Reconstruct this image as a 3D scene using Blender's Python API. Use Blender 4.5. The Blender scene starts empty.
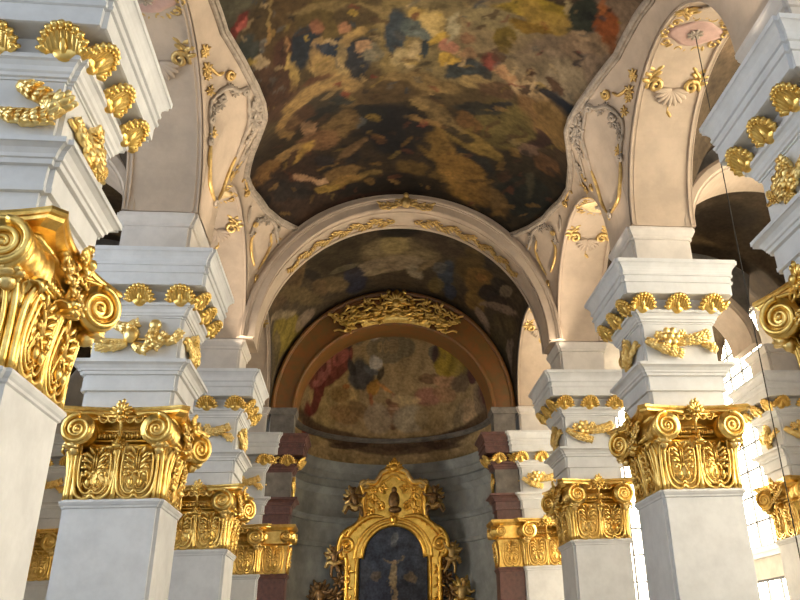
import bpy, math, random
import numpy as np
from mathutils import Vector, Matrix
PI = math.pi
C = bpy.context.scene.collection
random.seed(7)
H0 = 1.65                                   # eye height of the photographer above the church floor

# ------------------------------------------------------------------ materials
def lin(c): return tuple(((x/255.0)/12.92 if x/255.0 <= .04045 else ((x/255.0+.055)/1.055)**2.4) for x in c)
def mat(name, col, rough=.6, metal=0., var=.08, scale=3., bump=0., bscale=40., col2=None, spec=.4, coat=0.):
    m = bpy.data.materials.new(name); m.use_nodes = True
    nt = m.node_tree; b = nt.nodes['Principled BSDF']
    b.inputs['Roughness'].default_value = rough; b.inputs['Metallic'].default_value = metal
    b.inputs['Specular IOR Level'].default_value = spec
    if coat: b.inputs['Coat Weight'].default_value = coat
    tc = nt.nodes.new('ShaderNodeTexCoord'); nz = nt.nodes.new('ShaderNodeTexNoise')
    nz.inputs['Scale'].default_value = scale; nz.inputs['Detail'].default_value = 6; nz.inputs['Roughness'].default_value = .65
    nt.links.new(tc.outputs['Object'], nz.inputs['Vector'])
    r = nt.nodes.new('ShaderNodeValToRGB')
    c2 = col2 if col2 else tuple(x*(1-2.2*var) for x in col); c1 = col if col2 else tuple(min(1, x*(1+var)) for x in col)
    r.color_ramp.elements[0].position = .36; r.color_ramp.elements[1].position = .64
    r.color_ramp.elements[0].color = (*c2, 1); r.color_ramp.elements[1].color = (*c1, 1)
    nt.links.new(nz.outputs['Fac'], r.inputs['Fac']); nt.links.new(r.outputs['Color'], b.inputs['Base Color'])
    if bump:
        n2 = nt.nodes.new('ShaderNodeTexNoise'); n2.inputs['Scale'].default_value = bscale; n2.inputs['Detail'].default_value = 3
        nt.links.new(tc.outputs['Object'], n2.inputs['Vector'])
        bp = nt.nodes.new('ShaderNodeBump'); bp.inputs['Strength'].default_value = bump; bp.inputs['Distance'].default_value = .03
        nt.links.new(n2.outputs['Fac'], bp.inputs['Height']); nt.links.new(bp.outputs['Normal'], b.inputs['Normal'])
    return m
def vcol_mat(name, rough=.75, scale=6., amt=.25):
    m = bpy.data.materials.new(name); m.use_nodes = True
    nt = m.node_tree; b = nt.nodes['Principled BSDF']; b.inputs['Roughness'].default_value = rough
    b.inputs['Specular IOR Level'].default_value = .15
    a = nt.nodes.new('ShaderNodeVertexColor'); a.layer_name = 'paint'
    tc = nt.nodes.new('ShaderNodeTexCoord'); nz = nt.nodes.new('ShaderNodeTexNoise')
    nz.inputs['Scale'].default_value = scale; nz.inputs['Detail'].default_value = 5
    nt.links.new(tc.outputs['Object'], nz.inputs['Vector'])
    mr = nt.nodes.new('ShaderNodeMapRange'); mr.inputs[1].default_value = .3; mr.inputs[2].default_value = .7
    mr.inputs[3].default_value = 1-amt; mr.inputs[4].default_value = 1+amt
    nt.links.new(nz.outputs['Fac'], mr.inputs[0])
    mx = nt.nodes.new('ShaderNodeVectorMath'); mx.operation = 'SCALE'
    nt.links.new(a.outputs['Color'], mx.inputs[0]); nt.links.new(mr.outputs[0], mx.inputs['Scale'])
    nt.links.new(mx.outputs[0], b.inputs['Base Color'])
    return m
def glow(name, col, s):
    m = bpy.data.materials.new(name); m.use_nodes = True; nt = m.node_tree
    b = nt.nodes['Principled BSDF']; b.inputs['Base Color'].default_value = (.8, .8, .8, 1)
    b.inputs['Roughness'].default_value = .3; b.inputs['Emission Color'].default_value = (*col, 1); b.inputs['Emission Strength'].default_value = s
    return m
M = dict(
    plaster=mat('pier_plaster', (.69, .70, .70), .62, var=.045, scale=1.6, bump=.05, bscale=9),
    attic=mat('attic_plaster', (.63, .585, .53), .65, var=.05, scale=1.5),
    stucco=mat('vault_stucco', (.50, .395, .295), .75, var=.06, scale=1.2, bump=.06, bscale=8),
    stucco_grey=mat('stucco_moulding', (.36, .30, .235), .7, var=.14, scale=4),
    stucco_pink=mat('pink_stucco', (.50, .33, .28), .75, var=.08, scale=2),
    gold=mat('gilding', (1.0, .73, .25), .33, 1., scale=5, col2=(.76, .49, .12), bump=.15, bscale=22),
    gold_pale=mat('pale_gilding', (1.0, .80, .36), .38, 1., scale=6, col2=(.86, .60, .20), bump=.2, bscale=30),
    gold_altar=mat('altar_gilding', (1.0, .64, .14), .28, 1., scale=5, col2=(.72, .40, .06), bump=.2, bscale=18),
    gold_cream=mat('cream_gilding', (.80, .64, .36), .5, .3, scale=6, col2=(.66, .48, .24)),
    gold_dull=mat('dull_gilding', (.72, .50, .18), .45, .7, scale=5, col2=(.42, .28, .11), bump=.2, bscale=30),
    gold_dark=mat('old_bronze_gilding', (.30, .17, .06), .42, .7, scale=6, col2=(.08, .05, .03), bump=.2, bscale=30),
    red=mat('red_marble', (.17, .075, .06), .4, scale=5, col2=(.095, .045, .04), spec=.5),
    brown=mat('brown_marble', (.27, .10, .022), .4, scale=2.2, col2=(.19, .105, .028), spec=.5),
    slate=mat('apse_plaster', (.31, .325, .31), .7, var=.14, scale=.8),
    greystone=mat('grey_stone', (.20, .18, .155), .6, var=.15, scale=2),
    floor=mat('stone_floor', (.38, .36, .33), .5, var=.2, scale=1.5),
    cord=mat('dark_cord', (.03, .028, .025), .8),
    iron=mat('window_iron', (.10, .10, .10), .6),
    wall=mat('aisle_plaster', (.60, .55, .48), .75, var=.08, scale=1),
    pane=glow('daylit_glass', (1., .87, .66), 21.0), pane_altar_fill=glow('altar_fill_glass', (1., .95, .86), 26.0), pane_shade=glow('shaded_daylit_glass', (.78, .88, 1.), 8.0),  # the apse pane belongs to an added, unseen window
    fresco=vcol_mat('fresco_paint'), canvas=vcol_mat('oil_paint', .45, 9, .3),
)

# ------------------------------------------------------------------ mesh builder
class MB:
    def __init__(s): s.v = []; s.f = []; s.t = None
    def add(s, vs, fs):
        o = len(s.v)
        s.v += [tuple(s.t(Vector(p))) for p in vs] if s.t else [tuple(p) for p in vs]
        s.f += [tuple(i+o for i in f) for f in fs]
    def box(s, x0, x1, y0, y1, z0, z1):
        s.add([(x, y, z) for z in (z0, z1) for y in (y0, y1) for x in (x0, x1)],
              [(0, 2, 3, 1), (4, 5, 7, 6), (0, 1, 5, 4), (2, 6, 7, 3), (0, 4, 6, 2), (1, 3, 7, 5)])
    def grid(s, P, cu=False, cv=False):
        n, m = len(P), len(P[0])
        fs = []
        for i in range(n if cu else n-1):
            for j in range(m if cv else m-1):
                i2, j2 = (i+1) % n, (j+1) % m
                fs.append((i*m+j, i2*m+j, i2*m+j2, i*m+j2))
        s.add([p for r in P for p in r], fs)
    def loops(s, L, caps=True):                      # stacked closed loops
        n, m = len(L), len(L[0])
        fs = [(i*m+j, i*m+(j+1) % m, (i+1)*m+(j+1) % m, (i+1)*m+j) for i in range(n-1) for j in range(m)]
        if caps: fs += [tuple(range(m))[::-1], tuple((n-1)*m+j for j in range(m))]
        s.add([p for r in L for p in r], fs)
    def tube(s, P, R, n=7, ridge=None, flat=1., nrm=None):
        P = [Vector(p) for p in P]; k = len(P)
        if not hasattr(R, '__len__'): R = [R]*k
        L = []; ref = None
        for i in range(k):
            T = (P[min(i+1, k-1)]-P[max(i-1, 0)]).normalized()
            if nrm is not None: a = Vector(nrm)
            elif ref is None: a = Vector((0, 0, 1)) if abs(T.z) < .9 else Vector((1, 0, 0))
            else: a = ref
            a = (a-T*a.dot(T)); a = a.normalized() if a.length > 1e-6 else T.orthogonal().normalized()
            ref = a; b = T.cross(a)
            row = []
            for j in range(n):
                th = 2*PI*j/n; r = R[i]
                if ridge: r *= 1+ridge[1]*math.sin(ridge[0]*th+ridge[2]*i/k)
                row.append(P[i]+a*(math.cos(th)*r*flat)+b*(math.sin(th)*r))
            L.append(row)
        s.loops(L)
    def blob(s, c, r, ax=None, n=8, m=5):
        c = Vector(c); A = ax if ax else Matrix.Identity(3)
        vs = [c+A@Vector((0, 0, -r[2]))]
        for i in range(1, m):
            ph = -PI/2+PI*i/m
            for j in range(n):
                th = 2*PI*j/n
                vs.append(c+A@Vector((r[0]*math.cos(ph)*math.cos(th), r[1]*math.cos(ph)*math.sin(th), r[2]*math.sin(ph))))
        vs.append(c+A@Vector((0, 0, r[2])))
        fs = [(0, 1+(j+1) % n, 1+j) for j in range(n)]
        for i in range(m-2):
            for j in range(n):
                fs.append((1+i*n+j, 1+i*n+(j+1) % n, 1+(i+1)*n+(j+1) % n, 1+(i+1)*n+j))
        e = len(vs)-1; o = 1+(m-2)*n
        fs += [(o+j, o+(j+1) % n, e) for j in range(n)]
        s.add(vs, fs)
    def lobe(s, p, d, ln, w, th, up=(0, -1, 0)):      # pointed oval lobe from p along d, thickness along up
        d = Vector(d).normalized(); u = Vector(up); u = (u-d*u.dot(d)).normalized(); b = d.cross(u)
        A = Matrix((b, u, d)).transposed()
        s.blob(Vector(p)+d*ln*.5, (w*.5, th, ln*.5), A, 7, 5)
    def sweep(s, P, N, prof, closed=False):
        P = [Vector(p) for p in P]; k = len(P); L = []
        for i in range(k):
            T = (P[(i+1) % k]-P[(i-1) % k]) if closed else (P[min(i+1, k-1)]-P[max(i-1, 0)])
            T.normalize(); n = Vector(N[i]); n = (n-T*n.dot(T)).normalized(); B = T.cross(n)
            L.append([P[i]+B*b+n*a for b, a in prof])
        if closed: s.loops(L+[L[0]], False)
        else: s.loops(L)
    def prism(s, poly, y0, y1):                       # polygon in x,z pushed along y
        n = len(poly)
        s.add([(x, y0, z) for x, z in poly]+[(x, y1, z) for x, z in poly],
              [tuple(range(n)), tuple(range(n, 2*n))[::-1]]+[(i, i+n, (i+1) % n+n, (i+1) % n) for i in range(n)])
    def leaf(s, base, up, out, ln, w, curl=.5, lobes=3, th=.02, n=9, m=7):
        base, up, out = Vector(base), Vector(up).normalized(), Vector(out).normalized(); sd = up.cross(out).normalized()
        F = []; B = []
        for i in range(n):
            t = i/(n-1)
            a = max(0, t-.45)/.55*PI*1.15*curl*2
            st = ln*min(t, .45); rr = ln*.55/max(PI*1.15*curl*2, .2)
            p = base+up*st
            if t > .45: p = p+up*(rr*math.sin(a))+out*(rr*(1-math.cos(a)))
            nn = (out*math.cos(a)-up*math.sin(a))
            ww = w*.5*(math.sin(PI*min(1, .22+.80*t))**.7)*(1+.22*math.cos(2*PI*lobes*t)) if t < 1 else w*.06
            fr, br = [], []
            for j in range(m):
                q = -1+2*j/(m-1)
                off = .10*w*math.cos(q*PI*1.5)*(1-.3*abs(q))+.04*w*math.sin(9*q+7*t)
                c = p+sd*(ww*q)+nn*off
                fr.append(c); br.append(c-nn*th)
            F.append(fr); B.append(br)
        L = [F[i]+B[i][::-1] for i in range(n)]
        s.loops(L)
    def build(s, name, m, parent=None, smooth=True, loc=None):
        me = bpy.data.meshes.new(name); me.from_pydata(s.v, [], s.f); me.update()
        if smooth: me.polygons.foreach_set('use_smooth', [True]*len(me.polygons))
        me.materials.append(m)
        o = bpy.data.objects.new(name, me); C.objects.link(o)
        if parent: o.parent = parent
        if loc: o.location = loc
        return o
def spiral(c, ax, ay, r0, r1, turns, a0=0., k=40, lift=None, rise=0.):
    c, ax, ay = Vector(c), Vector(ax), Vector(ay); out = []
    for i in range(k):
        t = i/(k-1); r = r0+(r1-r0)*t**.85; a = a0+2*PI*turns*t
        p = c+ax*(r*math.cos(a))+ay*(r*math.sin(a))
        if lift is not None: p = p+Vector(lift)*(rise*t)
        out.append(p)
    return out
def cr(P, k=6):                                       # Catmull-Rom through points
    P = [Vector(p) for p in P]; out = []
    for i in range(len(P)-1):
        p0, p1, p2, p3 = P[max(i-1, 0)], P[i], P[i+1], P[min(i+2, len(P)-1)]
        for j in range(k):
            t = j/k
            out.append(.5*((2*p1)+(p2-p0)*t+(2*p0-5*p1+4*p2-p3)*t*t+(3*p1-p0-3*p2+p3)*t**3))
    return out+[P[-1]]
def taper(n, r, e0=.3, e1=.3): return [r*min(1, e0+(1-e0)*min(1, 4*i/(n-1)), e1+(1-e1)*min(1, 4*(n-1-i)/(n-1))) for i in range(n)]
def tag(o, label=None, cat=None, group=None, kind=None):
    for k, v in (('label', label), ('category', cat), ('group', group), ('kind', kind)):
        if v: o[k] = v
    return o
def empty(name, loc=(0, 0, 0), rz=0):
    o = bpy.data.objects.new(name, None); C.objects.link(o); o.location = loc; o.rotation_euler = (0, 0, rz); o.empty_display_size = .3
    return o
def copy_tree(o, parent=None):
    kids = [c for c in o.children]
    c = o.copy(); C.objects.link(c)
    if parent: c.parent = parent
    for ch in kids: copy_tree(ch, c)
    return c

# ------------------------------------------------------------------ painted surfaces (vertex colours)
_rng = np.random.RandomState(3); _T = _rng.rand(256, 256)
def vnoise(x, y):
    xi, yi = np.floor(x).astype(int), np.floor(y).astype(int); fx, fy = x-xi, y-yi
    fx, fy = fx*fx*(3-2*fx), fy*fy*(3-2*fy)
    g = lambda a, b: _T[a % 256, b % 256]
    return (g(xi, yi)*(1-fx)+g(xi+1, yi)*fx)*(1-fy)+(g(xi, yi+1)*(1-fx)+g(xi+1, yi+1)*fx)*fy
def fbm(x, y, o=4):
    s = 0; a = .5
    for i in range(o): s = s+a*vnoise(x*2**i+17*i, y*2**i+31*i); a *= .5
    return s/(1-.5**o)
def paint(o, q, strokes, base, K=1., warp=.25, wf=1.2, streak=.5, seed=0.):
    """q: N x 2 surface coordinates in metres; strokes: (cx, cy, m00, m01, m10, m11, r, g, b, opacity)"""
    q = np.asarray(q, float); x, y = q[:, 0]+seed, q[:, 1]+seed
    wx = q[:, 0]+warp*(fbm(x*wf, y*wf)-.5)*2+warp*.4*(fbm(x*wf*4, y*wf*4+9)-.5)*2
    wy = q[:, 1]+warp*(fbm(x*wf+40, y*wf+11)-.5)*2+warp*.4*(fbm(x*wf*4+70, y*wf*4)-.5)*2
    col = np.tile(np.array(lin(base)), (len(q), 1))
    col *= (.65+.7*fbm(x*.8+5, y*.8, 4))[:, None]
    for s in strokes:
        dx, dy = wx-s[0], wy-s[1]
        a, b = s[2]*dx+s[3]*dy, s[4]*dx+s[5]*dy
        d = np.sqrt(a*a+b*b)
        al = np.clip((1.12-d)/.3, 0, 1); al = al*al*(3-2*al)*s[9]
        if not al.any(): continue
        mod = .72+.56*fbm(b*2.3+s[0]*7, a*.9+s[1]*5, 3)
        c = np.array(lin(s[6:9]))
        col = col*(1-al[:, None])+(c[None, :]*mod[:, None])*al[:, None]
    f = 1+streak*(fbm(x*3+y*1.4, y*3-x*1.4, 4)-.5)*2
    col = np.clip(col*f[:, None]*K, 0.002, .95)
    me = o.data; ca = me.color_attributes.new('paint', 'FLOAT_COLOR', 'POINT')
    ca.data.foreach_set('color', np.concatenate([col, np.ones((len(q), 1))], 1).astype(np.float32).ravel())

# ------------------------------------------------------------------ the pier (one set of shared meshes)
HH = 1.075; NT = .08
def plan(p, z, h=HH, n=NT):
    a = h+p; b = h+p-n
    Q = [(-b, -a), (b, -a), (b, -b), (a, -b), (a, b), (b, b), (b, a), (-b, a), (-b, b), (-a, b), (-a, -b), (-b, -b)]
    return [(x, y, z) for x, y in Q]
def ringed(levels, h=HH, n=NT):
    b = MB(); b.loops([plan(p, z, h, n) for z, p in levels]); return b
SHAFT = [(0, .25), (.9, .25), (.9, .2), (1.05, .14), (1.15, .05), (1.2, 0), (4.94, 0), (4.96, .03), (5.0, .035), (5.03, .06), (5.08, .085), (5.12, .075), (5.15, .02)]
ARCHI = [(7.2, -.02), (7.70, -.02), (7.705, .055), (7.78, .06), (7.785, .04), (8.1, .045), (8.105, .115), (8.18, .125), (8.19, .16), (8.24, .17), (8.31, .22), (8.35, .29), (8.355, .325), (8.44, .325), (8.45, .0)]
FRIEZE = [(8.43, -.01), (9.66, -.01)]
CORN = [(9.62, .02), (9.66, .02), (9.67, .06), (9.72, .07), (9.75, .1), (9.82, .12), (9.88, .17), (9.9, .22), (9.97, .23), (9.985, .1), (10.31, .12), (10.33, .47), (10.34, .51),
        (10.66, .515), (10.67, .56), (10.73, .57), (10.74, .53), (10.86, .535), (10.87, .58), (10.92, .59), (10.95, .57), (11.03, .58), (11.1, .61), (11.17, .66), (11.2, .69), (11.21, .715), (11.31, .72), (11.34, .1)]
ATTIC = [(11.3, -.04), (11.42, -.04), (11.46, -.1), (11.5, -.17), (12.34, -.17), (12.36, -.12), (12.44, -.12), (12.48, -.09), (12.56, -.05), (12.62, -.02), (12.72, -.02), (12.74, -.1)]

def face_t(k, h=HH):                                   # (u, w, v) on a face -> pier space; k=0 front, 1 right(+x), 2 back, 3 left(-x)
    R = Matrix.Rotation(k*PI/2, 3, 'Z')
    return lambda p: R@Vector((p.x, -(h+p.y), p.z))
V0 = 5.15
def acanthus_panel(uc):
    b = MB()
    def U(hw, top, bot, w, r):
        pts = [(uc-hw*.95, w+.10, V0+top), (uc-hw*1.02, w+.05, V0+top*.75), (uc-hw, w, V0+top*.45), (uc-hw*.86, w-.01, V0+bot+.16), (uc-hw*.55, w-.01, V0+bot+.03), (uc-hw*.2, w-.01, V0+bot+.02), (uc, w-.01, V0+bot+.10),
               (uc+hw*.2, w-.01, V0+bot+.02), (uc+hw*.55, w-.01, V0+bot+.03), (uc+hw*.86, w-.01, V0+bot+.16), (uc+hw, w, V0+top*.45), (uc+hw*1.02, w+.05, V0+top*.75), (uc+hw*.95, w+.10, V0+top)]
        P = cr(pts, 4); b.tube(P, taper(len(P), r, .6, .6), 6)
    U(.435, 1.12, .0, .045, .04); U(.335, 1.02, .11, .05, .032); U(.26, .6, .22, .055, .02)
    # the slit stalk and its leaflets
    for s in (-1, 1): b.box(uc+s*.028-.014, uc+s*.028+.014, .03, .12, V0+.62, V0+1.12)
    b.box(uc-.042, uc+.042, .03, .115, V0+1.1, V0+1.15)
    b.blob((uc, .08, V0+.6), (.05, .05, .06))
    for s in (-1, 1):
        b.blob((uc+s*.1, .1, V0+.36), (.062, .06, .105))            # drop-shaped buds
        b.tube(cr([(uc+s*.1, .1, V0+.45), (uc+s*.07, .09, V0+.55), (uc+s*.02, .08, V0+.62)], 3), .02, 5)
        for i, (du, dv, ang, l) in enumerate([(.05, .55, 65, .17), (.06, .66, 55, .22), (.07, .78, 50, .24), (.07, .9, 48, .24), (.06, 1.0, 30, .22), (.16, .70, 95, .13), (.18, .84, 85, .14), (.19, .97, 70, .14), (.15, .56, 120, .12)]):
            a = math.radians(90-ang)
            b.lobe((uc+s*du, .075+.02*(i % 3), V0+dv), (s*math.cos(a), .25, math.sin(a)), l, .085, .035, (0, 1, 0))
    return b
def make_capital(root):
    cap = MB()
    prof = [(V0-.02, -.02), (V0+.05, -.02), (V0+.5, -.05), (V0+.9, -.03), (V0+1.15, .03), (V0+1.22, .05), (V0+1.28, -.02), (V0+1.75, -.02), (V0+1.8, .05), (V0+1.86, .08), (V0+1.9, .02), (V0+2.05, .02)]
    cap.loops([plan(p, z, HH, .03) for z, p in prof])
    for k in range(4):
        cap.t = face_t(k)
        for u in (-1.0, -.9, 0, .9, 1.0):                                     # plain ribs between the panels
            r = .075 if u == 0 else .05
            P = cr([(u, .0, V0), (u, .0, V0+.5), (u, .03, V0+.9), (u, .12, V0+1.15)], 3); cap.tube(P, r, 7)
        cap.leaf((0, .04, V0+.95), (0, .1, 1), (0, 1, 0), .62, .34, .62, 2)
        for u in (-.92, .92): cap.leaf((u, .03, V0+.85), (u*.25, .1, 1), (u*.3, 1, 0), .62, .34, .6, 2)
        cap.t = None
    c = cap.build('capital', M['gold'], root)
    # abacus: concave sides, moulded edge
    ab = MB(); L = []
    for z, p in [(V0+1.86, .30), (V0+1.9, .36), (V0+1.93, .42), (V0+1.98, .43), (V0+1.99, .47), (V0+2.03, .49), (V0+2.08, .48), (V0+2.09, .2)]:
        row = []
        for k in range(4):
            R = Matrix.Rotation(k*PI/2, 3, 'Z')
            for j in range(13):
                q = -1+2*j/12; a = HH+p
                sag = .23*(1-q*q)**1.0 if p > .25 else 0
                cut = .16
                row.append(R@Vector((q*(a-cut), -(a-sag), z)))
        L.append(row)
    ab.loops(L); ab.build('abacus', M['gold'], c, smooth=False)
    # panels
    for k in range(4):
        for uc in (-.47, .47):
            b = acanthus_panel(uc); t = face_t(k); b.v = [tuple(t(Vector(p))) for p in b.v]
            b.build('acanthus_panel', M['gold'], c)
        b = MB(); b.t = face_t(k)                                               # egg row and hanging fringe
        for i in range(11): b.blob((-.62+i*.124, .03, V0+1.45), (.045, .06, .075), None, 7, 5)
        for i in range(11): b.box(-.62+i*.124+.05, -.62+i*.124+.074, .0, .06, V0+1.38, V0+1.53)
        b.tube([(-.72, .02, V0+1.33), (.72, .02, V0+1.33)], .03, 6); b.tube([(-.72, .02, V0+1.56), (.72, .02, V0+1.56)], .025, 6)
        b.build('egg_moulding', M['gold'], c)
        b = MB(); b.t = face_t(k)
        for i in range(5):
            u = -.4+i*.2; P = [(u-.09, .24, V0+1.86), (u-.075, .25, V0+1.76), (u, .26, V0+1.71), (u+.075, .25, V0+1.76), (u+.09, .24, V0+1.86)]
            b.tube(cr(P, 3), .028, 6)
        b.box(-.55, .55, .12, .24, V0+1.84, V0+1.9)
        b.build('lambrequin', M['gold'], c)
        b = MB(); b.t = face_t(k)                                               # flower in the middle of the abacus
        for i in range(5): b.lobe((0, .08, V0+1.16), (-.5+.25*i, .9, .15-.3*abs(i-2)/2), .3, .14, .06, (0, .3, 1))
        b.blob((0, .3, V0+1.16), (.12, .08, .07)); b.blob((0, .15, V0+1.3), (.05, .2, .1)); b.tube([(0, .1, V0+1.2), (0, .2, V0+1.6), (0, .34, V0+1.9)], .035, 6)
        for i in range(7):
            a = PI*(.0+i/6.); b.lobe((0, .3, V0+1.95), (math.cos(a), .15, math.sin(a)), .26, .11, .05, (0, 1, 0))
        for i in range(5):
            a = -PI*(.1+.8*i/4.); b.lobe((0, .32, V0+1.95), (math.cos(a), .3, math.sin(a)), .22, .12, .05, (0, 1, 0))
        b.blob((0, .42, V0+1.93), (.09, .07, .09)); b.blob((.03, .36, V0+2.2), (.05, .05, .07)); b.blob((-.07, .36, V0+2.17), (.04, .04, .06))
        b.build('fleuron', M['gold'], c)
    # volutes with their bolsters: two on the front, one at the far end of each side
    for k, us in ((0, (-.88, .88)), (1, (.86,)), (3, (-.86,)), (2, ())):
        for u in us:
            b = MB(); b.t = face_t(k); cz = V0+1.52; s = 1 if u > 0 else -1; r = .375
            prof = [(.46, r*.96), (.40, r), (.34, r*.98), (.30, r*.86), (.2, r*.80), (.1, r*.9), (.05, r*.93), (0, r*.86), (-.05, r*.93), (-.12, r*.9), (-.22, r*.8), (-.3, r*.86), (-.4, r*.98)]
            b.loops([[(u+rr*math.cos(2*PI*j/24), w, cz+rr*math.sin(2*PI*j/24)) for j in range(24)] for w, rr in prof])
            P = spiral((u, .475, cz), (-s, 0, 0), (0, 0, 1), r*.94, r*.12, 2.4, PI*.5, 64)
            b.tube(P, [.062-.036*i/63 for i in range(64)], 6)
            b.blob((u, .48, cz), (.055, .05, .055))
            P = cr([(u, .44, cz+r), (u-s*.25, .41, cz+r+.01), (u-s*.5, .37, cz+r-.03)], 4); b.tube(P, .04, 6)    # band joining the spiral to the abacus
            if k in (1, 3):
                pv = face_t(k)(Vector((u, .2, cz))); Rv = Matrix.Rotation(math.radians(-38 if k == 1 else 38), 3, 'Z')
                b.v = [tuple(pv+Rv@(Vector(p)-pv)) for p in b.v]
            b.build('volute', M['gold'], c)
            b = MB(); b.t = face_t(k)                                        # husk leaves in the angle of the spiral
            for a in (-1., -.5, 0, .5, 1.): b.lobe((u+s*.06, .12, V0+1.20), (s*(.25+.5*a), .8, .15-.35*abs(a)), .36, .17, .07, (0, .3, 1))
            b.blob((u+s*.06, .36, V0+1.17), (.16, .1, .08)); b.blob((u+s*.06, .2, V0+1.1), (.12, .14, .14))
            b.build('husk', M['gold_pale'], c)
    # garland hung on the side faces between bolster and far spiral
    for k, s in ((1, 1), (3, -1)):
        b = MB(); b.t = face_t(k)
        for i in range(9):
            u = s*(-.45+.13*i); v = V0+1.72-.05*i*(1 if i < 7 else .9)
            for a in range(3):
                th = 2.1*a+i; b.lobe((u, .16+.03*(i % 2), v), (math.cos(th), .6, math.sin(th)), .16, .09, .04, (0, 1, 0))
            b.blob((u, .26, v), (.04, .04, .04))
        b.build('garland', M['gold_pale'], c)
    return c
def palmette(k, u, w=.1, wide=.34):
    b = MB(); t0 = face_t(k); b.t = t0; zb = 9.985
    for i in range(11):
        a = PI*(.03+.94*i/10.); ca, sa = math.cos(a), math.sin(a)
        P = [(u+wide*.66*ca, w+.04, zb-.01), (u+wide*.76*ca, w+.13+.05*sa, zb+.10*sa+.02), (u+wide*.9*ca, w+.17+.16*sa, zb+.24*sa+.02), (u+wide*1.02*ca, w+.18+.3*sa, zb+.31*sa+.02)]
        Q = cr(P, 3); b.tube(Q, [.05+.018*math.sin(PI*j/(len(Q)-1)) for j in range(len(Q))], 6)
        b.blob((u+wide*1.08*ca, w+.16+.27*sa, zb+.325*sa+.015), (.038, .038, .038), None, 6, 4)
        b.blob((u+wide*.84*ca, w+.22+.2*sa, zb+.23*sa+.01), (.032, .032, .032), None, 6, 4)
    b.blob((u, w+.08, zb+.08), (.25, .12, .2)); b.lobe((u, w+.14, zb-.04), (0, .6, 1), .3, .13, .06, (0, 1, 0))
    return b
def croissant(b, P, r, k=8, amp=.16, tw=16):
    Q = cr(P, 5); n = len(Q)
    env = lambda i: .45+.55*math.sin(PI*(.1+.8*i/(n-1)))
    b.tube(Q, [r*.8*env(i) for i in range(n)], 14, (5, .12, 9), 1.)
    ln = sum((Q[i+1]-Q[i]).length for i in range(n-1)); m = max(4, int(ln/(r*.55)))
    for q in range(m):
        i = int((n-1)*q/m); T = (Q[min(i+1, n-1)]-Q[max(i-1, 0)]).normalized(); e = env(i)
        N = Vector((0, 1, 0)); B = T.cross(N).normalized()
        for j in range(-2, 3):
            g = j*.62+(.3 if q % 2 else 0); d = N*math.cos(g)+B*math.sin(g)
            b.lobe(Q[i]+d*r*.5*e, T*.85+d*.42, r*1.25*e, r*.72*e, r*.17, d)
def rose(b, c, r):
    for i in range(6):
        a = 2*PI*i/6; b.lobe(c, (math.cos(a), .4, math.sin(a)), r, r*.8, r*.25, (0, 1, 0))
    b.blob((c[0], c[1]+r*.35, c[2]), (r*.35, r*.3, r*.35))
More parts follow.
